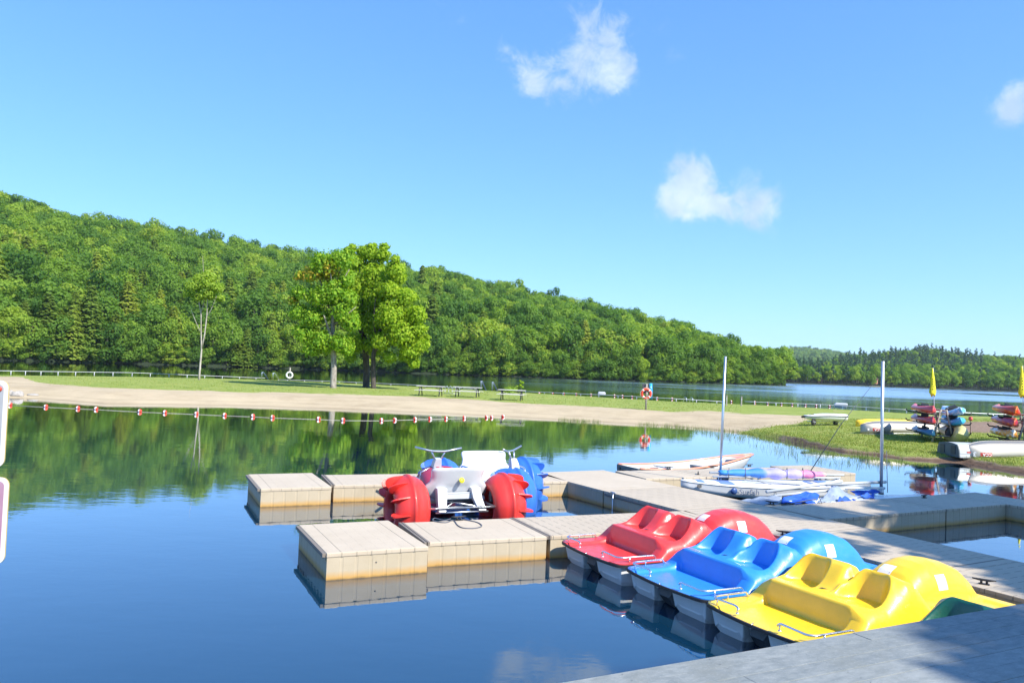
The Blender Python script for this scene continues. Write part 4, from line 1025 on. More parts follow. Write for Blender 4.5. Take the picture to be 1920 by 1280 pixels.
def canoe(name, label, cat, loc, deg, L, W, H, c, sheer=.16, group=None, txt=None, num=None, wale='alu', side=1):
    # upside down: gunwales on the ground, keel up
    root = thing(name, label, cat, loc, radians(deg), group)
    rg_ = hull_rings(L, W, H, 25, 15, .38, sheer, flat=2.7, full=1.4); mx_ = H + sheer
    flip = [[(x, y, mx_ - z) for x, y, z in r] for r in rg_]
    q = MB(); q.loft(flip, 0, False, False, True)
    o = q.build('hull', [c], root, fix=True); md = o.modifiers.new('thick', 'SOLIDIFY'); md.thickness = .012
    q = MB()
    for k in (0, -1): q.tube([Vector(r[k]) for r in flip], .014, 6)
    q.build('gunwale', [wale], root)
    q = MB(); q.tube([Vector(r[7]) + Vector((0, 0, .002)) for r in flip], .009, 6); q.build('keel_strip', [c], root)
    if txt:
        # bow patch with upside-down lettering on the side towards the water
        x0 = -L / 2 + .62
        sec = min(rg_, key=lambda r: abs(r[0][0] - x0)); wd_ = abs(sec[0][1])
        sgn = -side
        yl = sgn * (wd_ + .006)
        bv = BVHTree.FromPolygons([Vector(v) for v in q_v(flip)], q_f(flip))
        def onside(x, z):
            h = bv.ray_cast(Vector((x, sgn * 3, z)), Vector((0, -sgn, 0))); return h[0]
        zc = mx_ - H * .74
        pa = []
        for i in range(9):
            for j in range(4):
                x = x0 - .20 + .40 * i / 8; z_ = zc - .065 + .13 * j / 3; h = onside(x, z_); pa.append((h if h else Vector((x, yl, z_))) + Vector((0, sgn * .008, 0)))
        q = MB(); q.add(pa, [(i * 4 + j, (i + 1) * 4 + j, (i + 1) * 4 + j + 1, i * 4 + j + 1) for i in range(8) for j in range(3)]); q.build('name_patch', ['red_patch'], root)
        h = onside(x0, zc) or Vector((x0, yl, zc)); h2 = onside(x0 - .1, zc) or h; ang = math.atan2(h.y - h2.y, h.x - h2.x)
        Mt = Matrix.Translation(h + Vector((.0, sgn * .03, 0))) @ Matrix.Rotation(ang, 4, 'Z') @ Matrix.Rotation(pi / 2, 4, 'X') @ Matrix.Rotation(pi, 4, 'Z')
        text_mesh('lettering', txt, .15, 'text_white', root, Mt, .004, True)
        h = onside(x0 - .38, zc) or Vector((x0 - .38, yl, zc)); h2 = onside(x0 - .28, zc) or h; ang = math.atan2(h2.y - h.y, h2.x - h.x)
        if num:
            Mt = Matrix.Translation(h + Vector((-.0, sgn * .03, 0))) @ Matrix.Rotation(ang, 4, 'Z') @ Matrix.Rotation(pi / 2, 4, 'X')
            text_mesh('number', num, .24, 'text_white', root, Mt @ Matrix.Rotation(pi, 4, 'Z'), .004, True)
        else:
            q = MB(); q.add([Mt @ Vector((cos(a) * .07 * (1.4 if k % 2 else .7), sin(a) * .07 * (1.4 if k % 2 else .7), 0)) for k, a in enumerate([i * pi / 4 for i in range(8)])] if False else
                          [h + Vector((cos(i * pi / 4) * (.065 if i % 2 else .035), sgn * .03, sin(i * pi / 4) * (.065 if i % 2 else .035))) for i in range(8)], [tuple(range(8))]); q.build('emblem', ['text_white'], root)
    return root
def q_v(rings): return [p for r in rings for p in r]
def q_f(rings):
    n = len(rings[0]); return [(i * n + k, i * n + k + 1, (i + 1) * n + k + 1, (i + 1) * n + k) for i in range(len(rings) - 1) for k in range(n - 1)]
def mottled(name, c1, c2, sc=2.2):
    m = mat(name, c1, .3, coat=.2); t = NT(m); f = t.noise(sc, 3, .5, t.obj(), 1.5); t.l(t.ramp(f, [(.42, c1), (.58, c2)]), t.b.inputs['Base Color']); return m
M['k_sky'] = mottled('sky_white_mottle', (.75, .78, .8), (.12, .45, .7)); M['k_orange'] = mottled('orange_red_mottle', (.8, .17, .02), (.65, .05, .02)); M['k_amber'] = mottled('amber_white_mottle', (.75, .7, .62), (.8, .3, .02))
M['k_plum'] = mottled('plum_red_mottle', (.35, .05, .12), (.62, .06, .05)); M['k_oranger'] = mottled('orange_plum_mottle', (.78, .12, .03), (.45, .04, .1))
M['silver'] = metal('dull_silver_skin', (.42, .395, .35), .5); M['k_bluem'] = mottled('blue_kayak_mottle', (.02, .28, .6), (.05, .42, .7))
def kayak(label, loc, yaw, roll, c, L=2.6, W=.74, H=.30, group='kayaks on the racks', pitch=0.0, name='kayak', stripe=None, up=True):
    root = thing(name, label, 'kayak', loc, yaw, group); root.rotation_euler = (roll, pitch, yaw)
    n = 21; rings = []
    for i in range(n):
        s = i / (n - 1); x = L * (s - .5); e = abs(2 * s - 1); wd = max(.012, W / 2 * (1 - e ** 2.6) ** .75); rk = .20 * e ** 3
        top = H * (.86 + .3 * e ** 2) ; bot = rk * H
        r = []
        for k in range(16):
            a = 2 * pi * k / 16; c_, s_ = cos(a), sin(a)
            y = wd * (abs(c_) ** .8) * (1 if c_ > 0 else -1)
            zz = (top - .42 * H) * (abs(s_) ** 1.1) + .42 * H if s_ > 0 else .42 * H - (.42 * H - bot) * (abs(s_) ** .7)
            r.append((x, y, zz))
        rings.append(r)
    q = MB(); q.loft(rings); q.build('hull', [c], root, fix=True)
    q = MB(); q.tube([(.58 * cos(a) * .9, .21 * sin(a), H * .92) for a in [2 * pi * k / 20 for k in range(20)]], .022, 6, closed=True)
    q.lathe([(.001, 0), (1, 0)], 20, 0, Matrix.Translation((0, 0, H * .885)) @ Matrix.Diagonal((.5, .2, 1, 1))); q.build('cockpit', ['black'], root)
    q = MB(); q.box((-.18, 0, H * .98), (.05, .3, .2)); q.build('seat_back', ['dark'], root, bevel=.01)
    if stripe:
        q = MB()
        for s1 in (-1, 1): q.tube([(x, s1 * (W / 2 * (1 - abs(2 * x / L) ** 2.6) ** .75 + .003), H * .45) for x in [L * (-.47 + .94 * k / 14) for k in range(15)]], .016, 5)
        q.build('side_stripe', [stripe], root)
    q = MB()
    for s1 in (-1, 1): q.tube([(s1 * (L / 2 - .1), -.03, H * 1.06), (s1 * (L / 2 - .03), 0, H * 1.15), (s1 * (L / 2 - .1), .03, H * 1.06)], .01, 5)
    q.build('toggle', ['black'], root)
    return root

# ------------------------------------------------------------------ kayak racks
def rack(px, py, label, yaw, cols, flag_px=None, levels=(.28, .70, 1.12)):
    b = on_ground(px, py); root = thing('kayak_rack', label, 'kayak rack', b, yaw, 'kayak racks')
    for y_ in (-.9, .9):
        for s1 in (-1, 1):
            q = MB(); q.tube([(s1 * .42, y_, -.05), (s1 * .10, y_, 1.34)], .045, 4); q.build('post', ['wood'], root)
        for z in levels:
            for s1 in cols:
                q = MB(); x0 = .38 - .24 * z; q.tube([(s1 * x0 * .8, y_, z - .03), (s1 * 1.0, y_, z + .05), (s1 * 1.06, y_, z + .14)], .03, 6); q.build('arm', ['black'], root)
        q = MB(); q.tube([(-.45, y_, .22), (.45, y_, .22)], .03, 4); q.tube([(-.2, y_, .95), (.2, y_, .95)], .03, 4); q.build('brace', ['wood'], root)
    q = MB(); q.tube([(0, -1.1, 1.3), (0, 1.1, 1.3)], .035, 4); q.build('top_rail', ['wood'], root)
    return root, b
def in_rack(root, x, y, z):
    a = root.rotation_euler.z; return root.location + Vector((x * cos(a) - y * sin(a), x * sin(a) + y * cos(a), z))
RY = radians(-14)
rk, rb = rack(1757, 824, 'grey timber kayak rack with black arms, left one with a yellow flag', RY, (-1, 1))
def on_rack(label, rt, s1, z, c, tiltdeg, L=2.7, W=.74, H=.3, dx=.62, stripe=None, yawo=0.0):
    p = in_rack(rt, s1 * dx, -.1, z + .03); return kayak(label, p, rt.rotation_euler.z + pi / 2 + yawo, radians(tiltdeg), c, L, W, H, stripe=stripe)
on_rack('pinkish red kayak on the top left arms of the rack under the yellow flag', rk, -1, 1.14, 'pink', 8, 3.0, stripe=None)
on_rack('red and plum kayak on the middle left arms, just below the pinkish red one', rk, -1, .68, 'k_plum', 8, 3.0)
on_rack('dark blue kayak lowest on the left arms, near the silver canoe', rk, -1, .16, 'navy', 14, 2.8, .7)
on_rack('pale blue and white mottled kayak on the top right arms of the flag rack', rk, 1, 1.12, 'k_sky', -22, 2.6)
on_rack('bright blue kayak on the middle right arms, over the pale yellow canoe', rk, 1, .70, 'k_bluem', -22, 2.6)
# big pale yellow canoe leaning on edge at the bottom right of the rack
p = in_rack(rk, .72, -.6, .30)
ye = kayak('deep pale yellow hull propped lowest on the right side of the rack', p, RY + pi / 2, radians(-75), 'cream', 3.0, .85, .46, name='canoe', group=None); ye['category'] = 'canoe'
q = MB(); q.sphere((0, 0, 0), .085, 12); q.lathe([(.05, .06), (.10, .08), (.05, .1)], 12); pk = q.build('ball', ['pink']); pk.location = in_rack(rk, 1.35, .2, .96); tag(pk, 'small magenta ball float resting beside the bright blue kayak', 'float')
q = MB(); q.tube([(0, 0, 0), (0, 0, -.62)], .012, 5); pk2 = q.build('tether', ['black'], pk)
rk2, rb2 = rack(1917, 838, 'timber kayak rack at the right edge of the view', radians(-20), (-1, 1))
on_rack('orange red kayak topmost on the rack at the right edge', rk2, -1, 1.28, 'k_orange', 16, 2.9, .82, .33, .66)
on_rack('orange and plum kayak in the middle of the rack at the right edge', rk2, -1, .82, 'k_oranger', 16, 2.9, .82, .33, .70)
on_rack('amber and white kayak lowest on the rack at the right edge', rk2, -1, .36, 'k_amber', 10, 2.9, .82, .33, .70)
on_rack('orange kayak on the far side of the right edge rack, mostly out of view', rk2, 1, 1.0, 'orange', -16, 2.8)
# furled yellow flags on poles
def flag(label, px, top, fbot, base):
    b = on_ground(*base); root = thing('flag', label, 'flag', b, 0, 'furled yellow flags'); Y = b.y
    t_ = wpt(px, top, Y) - b; q = MB(); q.tube([(0, 0, 0), t_ + Vector((0, 0, .02))], .014, 6); q.build('pole', ['boom'], root)
    z0 = (wpt(px, fbot, Y) - b); q = MB(); rings = []
    rg = random.Random(px)
    for i in range(14):
        u = i / 13; c = z0.lerp(t_, u); w_ = .135 * (1 - u) ** .7 * (1 if i else .6) + .012
        rings.append([(c.x - .03 + w_ * (1 + .3 * sin(5 * a + u * 7)) * cos(a) * .9, c.y + w_ * .55 * sin(a), c.z + .06 * sin(3 * a + 2 * u) * (1 - u)) for a in [2 * pi * k / 14 for k in range(14)]])
    q.loft(rings); o = q.build('furled_cloth', ['flag'], root, fix=True)
    q = MB()
    for i, u in enumerate((.25, .34, .43, .52, .6)):
        c = z0.lerp(t_, u); q.box((c.x - .05 + .015 * (i % 2), c.y - .075 * (1 - u) - .02, c.z), (.03, .012, .05))
    q.build('lettering', ['black'], o)
    return root
flag('furled yellow flag on the thin pole at the left kayak rack', 1750, 690, 742, (1753, 824))
flag('furled yellow flag at the right edge of the view', 1917.5, 686, 744, (1919, 832))

# ------------------------------------------------------------------ canoes, row boats on the bank
def lay(px, py): return on_ground(px, py)
a = lay(1613, 813)
dg = 24
def from_end(a, deg, L): return a + Vector((cos(radians(deg)) * L / 2, sin(radians(deg)) * L / 2, -.02))
canoe('canoe', 'upturned silver canoe with a red name patch, lying left of the kayak rack', 'canoe', from_end(a, 14, 4.9), 14, 4.9, .98, .52, 'silver', .12, 'upturned silver canoes', 'CCA', None, side=1)
a2 = lay(1604, 799)
yc = canoe('canoe', 'yellow upturned canoe showing as a thin rim just behind the silver one', 'canoe', from_end(a2, 15, 4.8), 15, 4.8, .85, .30, 'yellow', .12)
a3 = lay(1806, 862)
canoe('canoe', 'upturned silver canoe numbered 3, nearest the water at the right edge', 'canoe', from_end(a3, 17, 5.0), 17, 5.0, 1.1, .64, 'silver', .10, 'upturned silver canoes', 'CCA', '3', side=1)
# aluminium row boat, upside down, transom to the left
b = lay(1779, 854); root = thing('row_boat', 'upturned pale metal row boat with a dark grey transom, behind the canoe numbered 3', 'row boat', b, radians(6))
n = 18; rings = []; Lr = 3.9
for i in range(n):
    s = i / (n - 1); x = Lr * s; wd = .62 * (1 - s ** 3.2) ** .8 + .01; h = .50 - .02 * s - .16 * s ** 3
    rings.append([(x, y * wd, z * h + .05 * s ** 2) for y, z in ((1, 0), (1.0, .1), (.97, .28), (.99, .30), (.95, .52), (.96, .54), (.88, .8), (.8, .92), (.4, 1.0), (0, 1.03), (-.4, 1.0), (-.8, .92), (-.88, .8), (-.96, .54), (-.95, .52), (-.99, .3), (-.97, .28), (-1, .1), (-1, 0))])
q = MB(); q.loft(rings, 0, False, False, False); o = q.build('hull', ['boom'], root, fix=True); md = o.modifiers.new('t', 'SOLIDIFY'); md.thickness = .01
q = MB(); r0 = rings[0]; q.add([(-.004, y, z) for _, y, z in r0] + [(-.04, y, z) for _, y, z in r0], [tuple(range(19)), tuple(range(37, 18, -1))] + [(k, 19 + k, 19 + (k + 1) % 19, (k + 1) % 19) for k in range(19)]); tr = q.build('transom', ['slate'], root, fix=True)
q = MB(); q.box((-.05, -.3, .26), (.02, .24, .30)); q.box((-.05, .3, .26), (.02, .24, .3)); q.build('motor_pad', ['dark'], tr)
q = MB(); q.box((.42, -.618, .20), (.3, .012, .05)); q.build('registration_patch', ['red_patch'], root)
# small white boat on a launching cart
b = on_ground(1545, 797); root = thing('boat_cart', 'low two wheeled launching cart under a small white boat on the sand', 'cart', b, radians(14))
for s1 in (-1, 1):
    q = MB(); q.lathe([(.05, -.05), (.15, -.05), (.17, -.03), (.17, .03), (.15, .05), (.05, .05)], 16, 0, None, True); o = q.build('wheel', ['black'], root); o.location = (.72 * s1, -.15 if s1 < 0 else .05, .16); o.rotation_euler = (pi / 2, 0, .3)
    q = MB(); q.lathe([(.001, -.04), (.06, -.04), (.06, .04), (.001, .04)], 10); q.build('hub', ['alu'], o)
q = MB(); q.tube([(-.9, 0, .2), (.95, 0, .2)], .02, 6); q.tube([(.72, -.3, .17), (.72, .35, .17)], .02, 6); q.tube([(-.72, -.3, .17), (-.72, .35, .17)], .02, 6); q.tube([(.95, 0, .2), (1.05, 0, .55)], .02, 6); q.build('frame', ['alu'], root)
sb = thing('dinghy', 'small white boat with a dark side stripe resting on the launching cart', 'dinghy', b + Vector((0, 0, .24)), radians(14))
q = MB(); rings = []
for i in range(14):
    s = i / 13; x = -1.2 + 2.35 * s; wd = .38 * (1 - (1 - s) ** 3) ** .7 + .01; h0 = .10 * (1 - s) ** 2; tp = .27 + .10 * sst(0, .6, s)
    rings.append([(x, y * wd, lerp(h0, tp, z)) for y, z in ((1, .75), (.9, .95), (.5, 1), (-.5, 1), (-.9, .95), (-1, .75), (-.9, .3), (-.5, 0), (.5, 0), (.9, .3))])
q.loft(rings); q.build('hull', ['hull_white'], sb, fix=True, bevel=0)
q = MB(); q.tube([(r[5][0], r[5][1] - .005, r[5][2] - .02) for r in rings], .022, 5); q.tube([(r[0][0], r[0][1] + .005, r[0][2] - .02) for r in rings], .022, 5); q.build('rub_strip', ['dark'], sb)
q = MB(); q.tube([(-1.32, 0, .16), (-1.0, 0, .22)], [.05, .07], 8); q.tube([(-.95, -.1, .24), (-.7, -.1, .27)], [.05, .06], 8); q.build('bow_cover', ['black'], sb)

# ------------------------------------------------------------------ boats by the docks
def sailhull(root, L, W, stripe=True, H=.36):
    rings = []; n = 26
    for i in range(n):
        s = i / (n - 1); x = L * s
        wd = W / 2 * min(1, (1 - (1 - min(1, s * 1.35)) ** 2.3)) * lerp(1, .72, sst(.6, 1, s)) + .015; top = H + .07 * (1 - s) ** 2.2; kb = .02 + .26 * (1 - s) ** 5
        rings.append([(x, y * wd, lerp(kb, top, z)) for y, z in ((1, .72), (1.02, .76), (1.0, .86), (.6, .97), (0, 1.03), (-.6, .97), (-1.0, .86), (-1.02, .76), (-1, .72), (-.97, .3), (-.85, .02), (0, -.18), (.85, .02), (.97, .3))])
    q = MB(); q.loft(rings, 0); o = q.build('hull', ['hull_white'], root, fix=True)
    q = MB()
    for k in (1, 7): q.tube([r[k] for r in rings], .012, 5)
    q.build('gunwale_trim', ['galv'], root)
    return rings, o
def deck_stripes(root, rings, spans, c, both=True):
    for a, b in spans:
        q = MB()
        for k0 in ((6, 5), (5, 4), (4, 3), (3, 2)):
            i0, i1 = int(a * 25), max(int(a * 25) + 1, int(b * 25))
            for i in range(i0, i1):
                P = [Vector(rings[i][k0[0]]), Vector(rings[i + 1][k0[0]]), Vector(rings[i + 1][k0[1]]), Vector(rings[i][k0[1]])]
                q.add([p + Vector((0, 0, .004)) for p in P], [(0, 1, 2, 3)])
        q.build('deck_stripe', [c], root)
M['stripe_blue'] = plastic('cornflower_stripe', (.16, .26, .62), .15)
s1_ = thing('sailboat', 'white sailboat with blue deck stripes and lettering, its sail rolled in blue and purple', 'sailboat', (3.98, 18.0, .0), radians(17.5), 'sailboats moored at the docks')
rings, ho = sailhull(s1_, 4.25, 1.18)
deck_stripes(s1_, rings, ((.10, .15), (.20, .29), (.78, .82), (.86, .92)), 'stripe_blue')
q = MB(); q.box((.36, -.20, .30), (.10, .02, .07)); q.build('bow_mark', ['bolt'], s1_)
# side graphics: round navy emblem and the boat class name
def hull_side(x): 
    r = min(rings, key=lambda r: abs(r[0][0] - x)); return Vector(r[8]).lerp(Vector(r[9]), .35)
for nm in (1,):
    pA, pB = hull_side(1.0), hull_side(1.5); ang = math.atan2(pB.y - pA.y, pB.x - pA.x)
    Mt = Matrix.Translation((1.12, hull_side(1.12).y - .02, .22)) @ Matrix.Rotation(ang, 4, 'Z') @ Matrix.Rotation(pi / 2, 4, 'X')
    q = MB(); q.lathe([(.001, 0), (.075, 0), (.075, .012), (.001, .012)], 20, 0, Mt); q.add([Mt @ Vector(v) for v in ((-.065, .03, .006), (-.115, 0, .006), (-.065, -.03, .006))], [(0, 1, 2)]); q.build('emblem', ['text_blue'], s1_)
    pA, pB = hull_side(1.3), hull_side(1.7); ang = math.atan2(pB.y - pA.y, pB.x - pA.x)
    Mt = Matrix.Translation((1.47, hull_side(1.47).y - .035, .20)) @ Matrix.Rotation(ang, 4, 'Z') @ Matrix.Rotation(pi / 2, 4, 'X')
    text_mesh('lettering', 'Sunfish', .17, 'text_grey', s1_, Mt, .003)
q = MB(); q.tube([(1.07, .08, .36), (1.12, .08, 3.28)], .03, 10); q.tube([(1.07, .08, .34), (1.07, .08, .46)], .045, 10); q.build('mast', ['alu'], s1_)
def sailroll(name, root, P, R, c, seed=1, sq=.75, ties=6):
    rings = []; rgx = random.Random(seed); n = 40; pts = [Vector(p) for p in P]
    for i in range(n):
        u = i / (n - 1); k = u * (len(pts) - 1); k0 = min(len(pts) - 2, int(k)); c_ = pts[k0].lerp(pts[k0 + 1], k - k0)
        r = R * (sin(pi * min(1, max(.03, u * .96 + .02))) ** .35) * (1 + .25 * noise.noise(Vector((u * 9, seed, 0))))
        for t__ in range(ties):
            e = (u - (t__ + .5) / ties) * n / 1.3; r *= 1 - .28 * math.exp(-e * e)
        rings.append([(c_.x, c_.y + r * cos(a) * 1.1, c_.z + r * sq * sin(a) * (1 + .12 * noise.noise(Vector((u * 14, a, seed))))) for a in [2 * pi * m_ / 14 for m_ in range(14)]])
    q = MB(); q.loft(rings); return q.build(name, [c], root, fix=True)
def sailmat():
    m = mat('rolled_sailcloth', (.1, .3, .6), .65); t = NT(m); x = t.sep(t.obj())[0]; n = t.noise(2.5, 4, .6, t.obj())
    f = t.math('ADD', t.mapr(x, .9, 4.0), t.math('MULTIPLY', t.math('SUBTRACT', n, .5), .12))
    t.l(t.ramp(f, [(0, (.05, .30, .72)), (.22, (.04, .22, .66)), (.36, (.05, .2, .62)), (.42, (.32, .32, .72)), (.68, (.42, .36, .74)), (.74, (.5, .4, .72)), (.79, (.78, .22, .38)), (.93, (.72, .22, .36)), (1, (.6, .6, .35))]), t.b.inputs['Base Color'])
    t.bump(t.noise(9, 4, .6, t.obj()), .5, .03); return m
M['sailroll'] = sailmat()
q = MB(); q.tube([(.75, .02, .58), (4.55, .06, .50)], .028, 8); q.tube([(.78, -.08, .50), (4.35, -.05, .45)], .025, 8); q.build('spars', ['boom'], s1_)
sailroll('rolled_sail', s1_, [(1.0, -.0, .58), (2.0, .0, .56), (3.0, -.02, .54), (3.95, .02, .52)], .165, 'sailroll', 3)
q = MB()
for x_ in (1.25, 1.7, 2.1, 2.5, 2.85, 3.3): q.tube([(x_ + .1 * cos(a), .15 * cos(a), .55 + .13 * sin(a)) for a in [2 * pi * k / 14 for k in range(14)]], .008, 5, closed=True)
q.tube([(1.6, -.1, .5), (1.9, -.45, .40), (2.1, -.5, .36), (2.15, -.62, .1)], .006, 5); q.build('lashing', ['rope'], s1_)
q = MB(); q.tube([(1.5, -.25, .44), (2.9, -.50, .40)], [.02, .05], 8); q.build('daggerboard', ['boom'], s1_)
q = MB(); q.box((1.15, .1, .43), (.24, .12, .06)); q.build('bow_fitting', ['dark'], s1_, bevel=.01)
q = MB(); q.loft([[(4.1, -.06, .36), (4.1, .06, .36), (4.35, .04, .42), (4.35, -.04, .42)], [(4.25, -.04, .1), (4.25, .04, .1), (4.5, .02, .15), (4.5, -.02, .15)]], 0); q.build('rudder', ['hull_white'], s1_, fix=True)
q = MB(); q.tube([(3.7, 0, .46), (4.3, 0, .44)], .03, 6); q.build('tiller', ['dark'], s1_)
# second sailboat lying along the shaded arm
s2_ = thing('sailboat', 'white sailboat covered in blue and grey folded sails, under the right hand bare mast', 'sailboat', (5.55, 15.9, .0), radians(25.5), 'sailboats moored at the docks')
rings2, _ = sailhull(s2_, 4.5, 1.15, H=.30)
q = MB(); q.tube([(3.64, .62, .30), (3.60, .62, 3.30)], .036, 10); q.tube([(3.64, .62, .26), (3.64, .62, .38)], .06, 10); q.build('mast', ['galv'], s2_)
q = MB(); q.tube([(3.80, .58, .3), (3.76, .6, 1.25)], .008, 5); q.build('halyard', ['rope'], s2_)
q = MB(); q.tube([(.0, .42, .47), (2.3, .55, .60)], .035, 8); q.tube([(.1, .30, .40), (2.2, .40, .46)], .03, 8); q.tube([(1.8, .52, .55), (3.9, .72, .52)], .035, 8); q.tube([(1.9, .45, .48), (3.6, .5, .42)], .028, 8); q.tube([(2.2, .6, .5), (3.3, .66, .46)], .045, 8); q.build('spars', ['boom'], s2_)
def cloth(name, root, poly, z, c, seed=0, th=.05, amp=.04):
    # a crumpled, folded sheet: polygon filled by a grid fan with folds
    q = MB(); n = len(poly); cen = sum((Vector(p) for p in poly), Vector((0, 0, 0))) / n; vs = []; K = 7
    for i in range(n * 4):
        a = Vector(poly[(i // 4) % n]).lerp(Vector(poly[(i // 4 + 1) % n]), (i % 4) / 4)
        for k in range(K + 1):
            p = cen.lerp(a, k / K); p = p + Vector((0, 0, amp * noise.noise(Vector((p.x * 4, p.y * 9, seed))) * 1.6 + .02 * math.sin(p.x * 22 + seed))); vs.append(p)
    m = n * 4; q.add(vs, [(i * (K + 1) + k, i * (K + 1) + k + 1, ((i + 1) % m) * (K + 1) + k + 1, ((i + 1) % m) * (K + 1) + k) for i in range(m) for k in range(K)], 0, True)
    o = q.build(name, [c], root); md = o.modifiers.new('t', 'SOLIDIFY'); md.thickness = .012; return o
def s2p(px, py, y_off):
    # a point over the second hull: the photo ray met with the boat's own lengthwise plane
    a_ = s2_.rotation_euler.z; nn = Vector((-sin(a_), cos(a_), 0)); p0 = s2_.location + nn * y_off; r = ray(px, py); t_ = (p0 - Vector((0, 0, CZ))).dot(nn) / r.dot(nn)
    w_ = Vector((0, 0, CZ)) + r * t_ - s2_.location; return Vector((w_.x * cos(a_) + w_.y * sin(a_), -w_.x * sin(a_) + w_.y * cos(a_), w_.z))
def sheet(name, pts, c, seed, amp=.04, shift=0.0):
    P = [s2p(px, py, yo + shift) for px, py, yo in pts]; return cloth(name, s2_, P, 0, c, seed, amp=amp)
sheet('folded_sail', [(1464, 942, -.1), (1469, 932, .0), (1523, 922, .25), (1537, 926, .25), (1530, 944, -.25), (1500, 945, -.3)], 'tarp_blue', 1)
sheet('folded_sail', [(1532, 943, -.3), (1545, 930, .0), (1556, 914, .3), (1576, 912, .4), (1604, 934, .2), (1592, 941, -.1), (1560, 944, -.3)], 'tarp_grey', 2, .05)
sheet('folded_sail', [(1568, 942, -.32), (1578, 930, -.15), (1600, 937, -.1), (1606, 941, -.25)], 'tarp_blue', 3)
sheet('folded_sail', [(1600, 938, -.15), (1622, 925, .25), (1640, 925, .3), (1642, 938, .1), (1620, 938, -.1)], 'tarp_grey', 4, .03)
sheet('folded_sail', [(1612, 932, -.1), (1626, 925, .0), (1638, 927, .05), (1640, 938, -.2), (1632, 932, -.15)], 'tarp_blue', 5)
sheet('folded_sail', [(1378, 939, .5), (1440, 930, .4), (1466, 930, .3), (1465, 944, -.2), (1432, 946, -.2)], 'tarp_grey', 6, .02)
sheet('folded_sail', [(1594, 922, .6), (1640, 917, .7), (1656, 919, .7), (1650, 924, .6), (1610, 927, .5)], 'tarp_blue', 7, .02)
q = MB(); q.tube([s2p(1535, 930, -.2), s2p(1541, 943, -.45)], .008, 5); q.tube([s2p(1474, 945, -.35), s2p(1530, 935, -.3)], .012, 5); q.build('cord', ['rope'], s2_)
q = MB(); q.tube([(4.0, .05, .33), (4.05, .05, .40), (4.15, .05, .40), (4.2, .05, .33)], .007, 5); q.build('deck_ring', ['chrome'], s2_)
# rowing boat behind the back dock
rbp = at(1187, 882, .0)
rb_ = thing('rowing_boat', 'long white rowing boat with coral gunwales and a slate transom, behind the back dock', 'rowing boat', (3.22, 20.85, -.02), radians(26.5))
rings = []; n = 22; L_ = 4.1
for i in range(n):
    s = i / (n - 1); x = L_ * s; wd = .62 * (1 - s ** 3.0) ** .75 * lerp(.78, 1, sst(0, .35, s)) + .012; tp = .36 - .05 * sin(pi * min(1, s * 1.15)) + .26 * s ** 2.2; kb = -.05 + .42 * s ** 8
    rake = -.12 if i == 0 else 0
    rings.append([(x + (.22 * s ** 6 + .0) * z_, y * wd, lerp(kb, tp, z_)) for y, z_ in ((1, 1), (.98, .7), (.9, .4), (.6, .08), (0, 0), (-.6, .08), (-.9, .4), (-.98, .7), (-1, 1))])
q = MB(); q.loft(rings, 0, False, False, True); o = q.build('hull', ['boom'], rb_, fix=True); md = o.modifiers.new('t', 'SOLIDIFY'); md.thickness = .02
q = MB()
for k in (0, 8): q.tube([Vector(r[k]) for r in rings], .03, 6)
q.build('gunwale', ['coral'], rb_)
q = MB(); r0 = rings[0]; q.add([(-.01, y, z) for _, y, z in r0] + [(-.05, y, z) for _, y, z in r0], [tuple(range(9)), tuple(range(17, 8, -1))] + [(k, 9 + k, 9 + (k + 1) % 9, (k + 1) % 9) for k in range(9)]); tr = q.build('transom', ['slate'], rb_, fix=True)
text_mesh('lettering', 'Loon-Lo', .2, 'black', rb_, Matrix.Translation((-.06, 0, .22)) @ Matrix.Rotation(-pi / 2, 4, 'Z') @ Matrix.Rotation(pi / 2, 4, 'X'), .006, True)
q = MB(); q.add([(L_ * .88, -.2, .53), (L_ * .88, .2, .53), (L_ * 1.02, 0, .61)], [(0, 1, 2)]); q.build('bow_deck', ['coral'], rb_)
for x_ in (1.3, 2.6): q = MB(); q.box((x_, 0, .30), (.28, 1.0, .03)); q.build('thwart', ['boom'], rb_)
q = MB()
for x_ in (.9, 1.5, 2.5): q.tube([(x_, -.61, .1), (x_ + .01, -.63, .42)], .008, 4)
q.build('rib_seams', ['galv'], rb_)
# thin whip pole leaning off the back dock
b = Vector((*at(1513, 893, .34).xy, .34)); Yb = b.y; root = thing('whip_pole', 'very thin dark pole leaning to the right from the back dock', 'pole', b)
q = MB(); tp = wpt(1636, 721, Yb + .6) - b; q.tube([(0, 0, 0), tp * .55 + Vector((-.05, 0, .05)), tp], [.012, .009, .005], 6); q.build('rod', ['dark'], root)

# ------------------------------------------------------------------ picnic tables, life rings, ladders, rails
def picnic_parts(root, L):
    m_ = 'table_top'
    for i in range(4): pass
    q = MB()
    for k in range(5): q.box((0, -.29 + .145 * k, .74), (L, .135, .04))
    q.build('table_top', ['plank'], root)
    for s1 in (-1, 1):
        q = MB()
        for k in (-.07, .07): q.box((0, s1 * .68 + k, .44), (L, .13, .04))
        q.build('bench', ['plank'], root)
    for sx in (-1, 1):
        q = MB(); x = sx * (L / 2 - .28)
        for s1 in (-1, 1): q.tube([(x, s1 * .55, .0), (x, s1 * .2, .72)], .04, 6)
        q.tube([(x, -.72, .41), (x, .72, .41)], .035, 6); q.tube([(x, 0, .70), (x - sx * .45, 0, .72)], .02, 5); q.tube([(x, 0, .42), (x - sx * .5, 0, .71)], .02, 5)
        q.build('leg_frame', ['steel_dark'], root)
M['plank'] = mat('weathered_plank', (.62, .60, .54), .8); M['steel_dark'] = mat('dark_steel', (.06, .06, .07), .5)
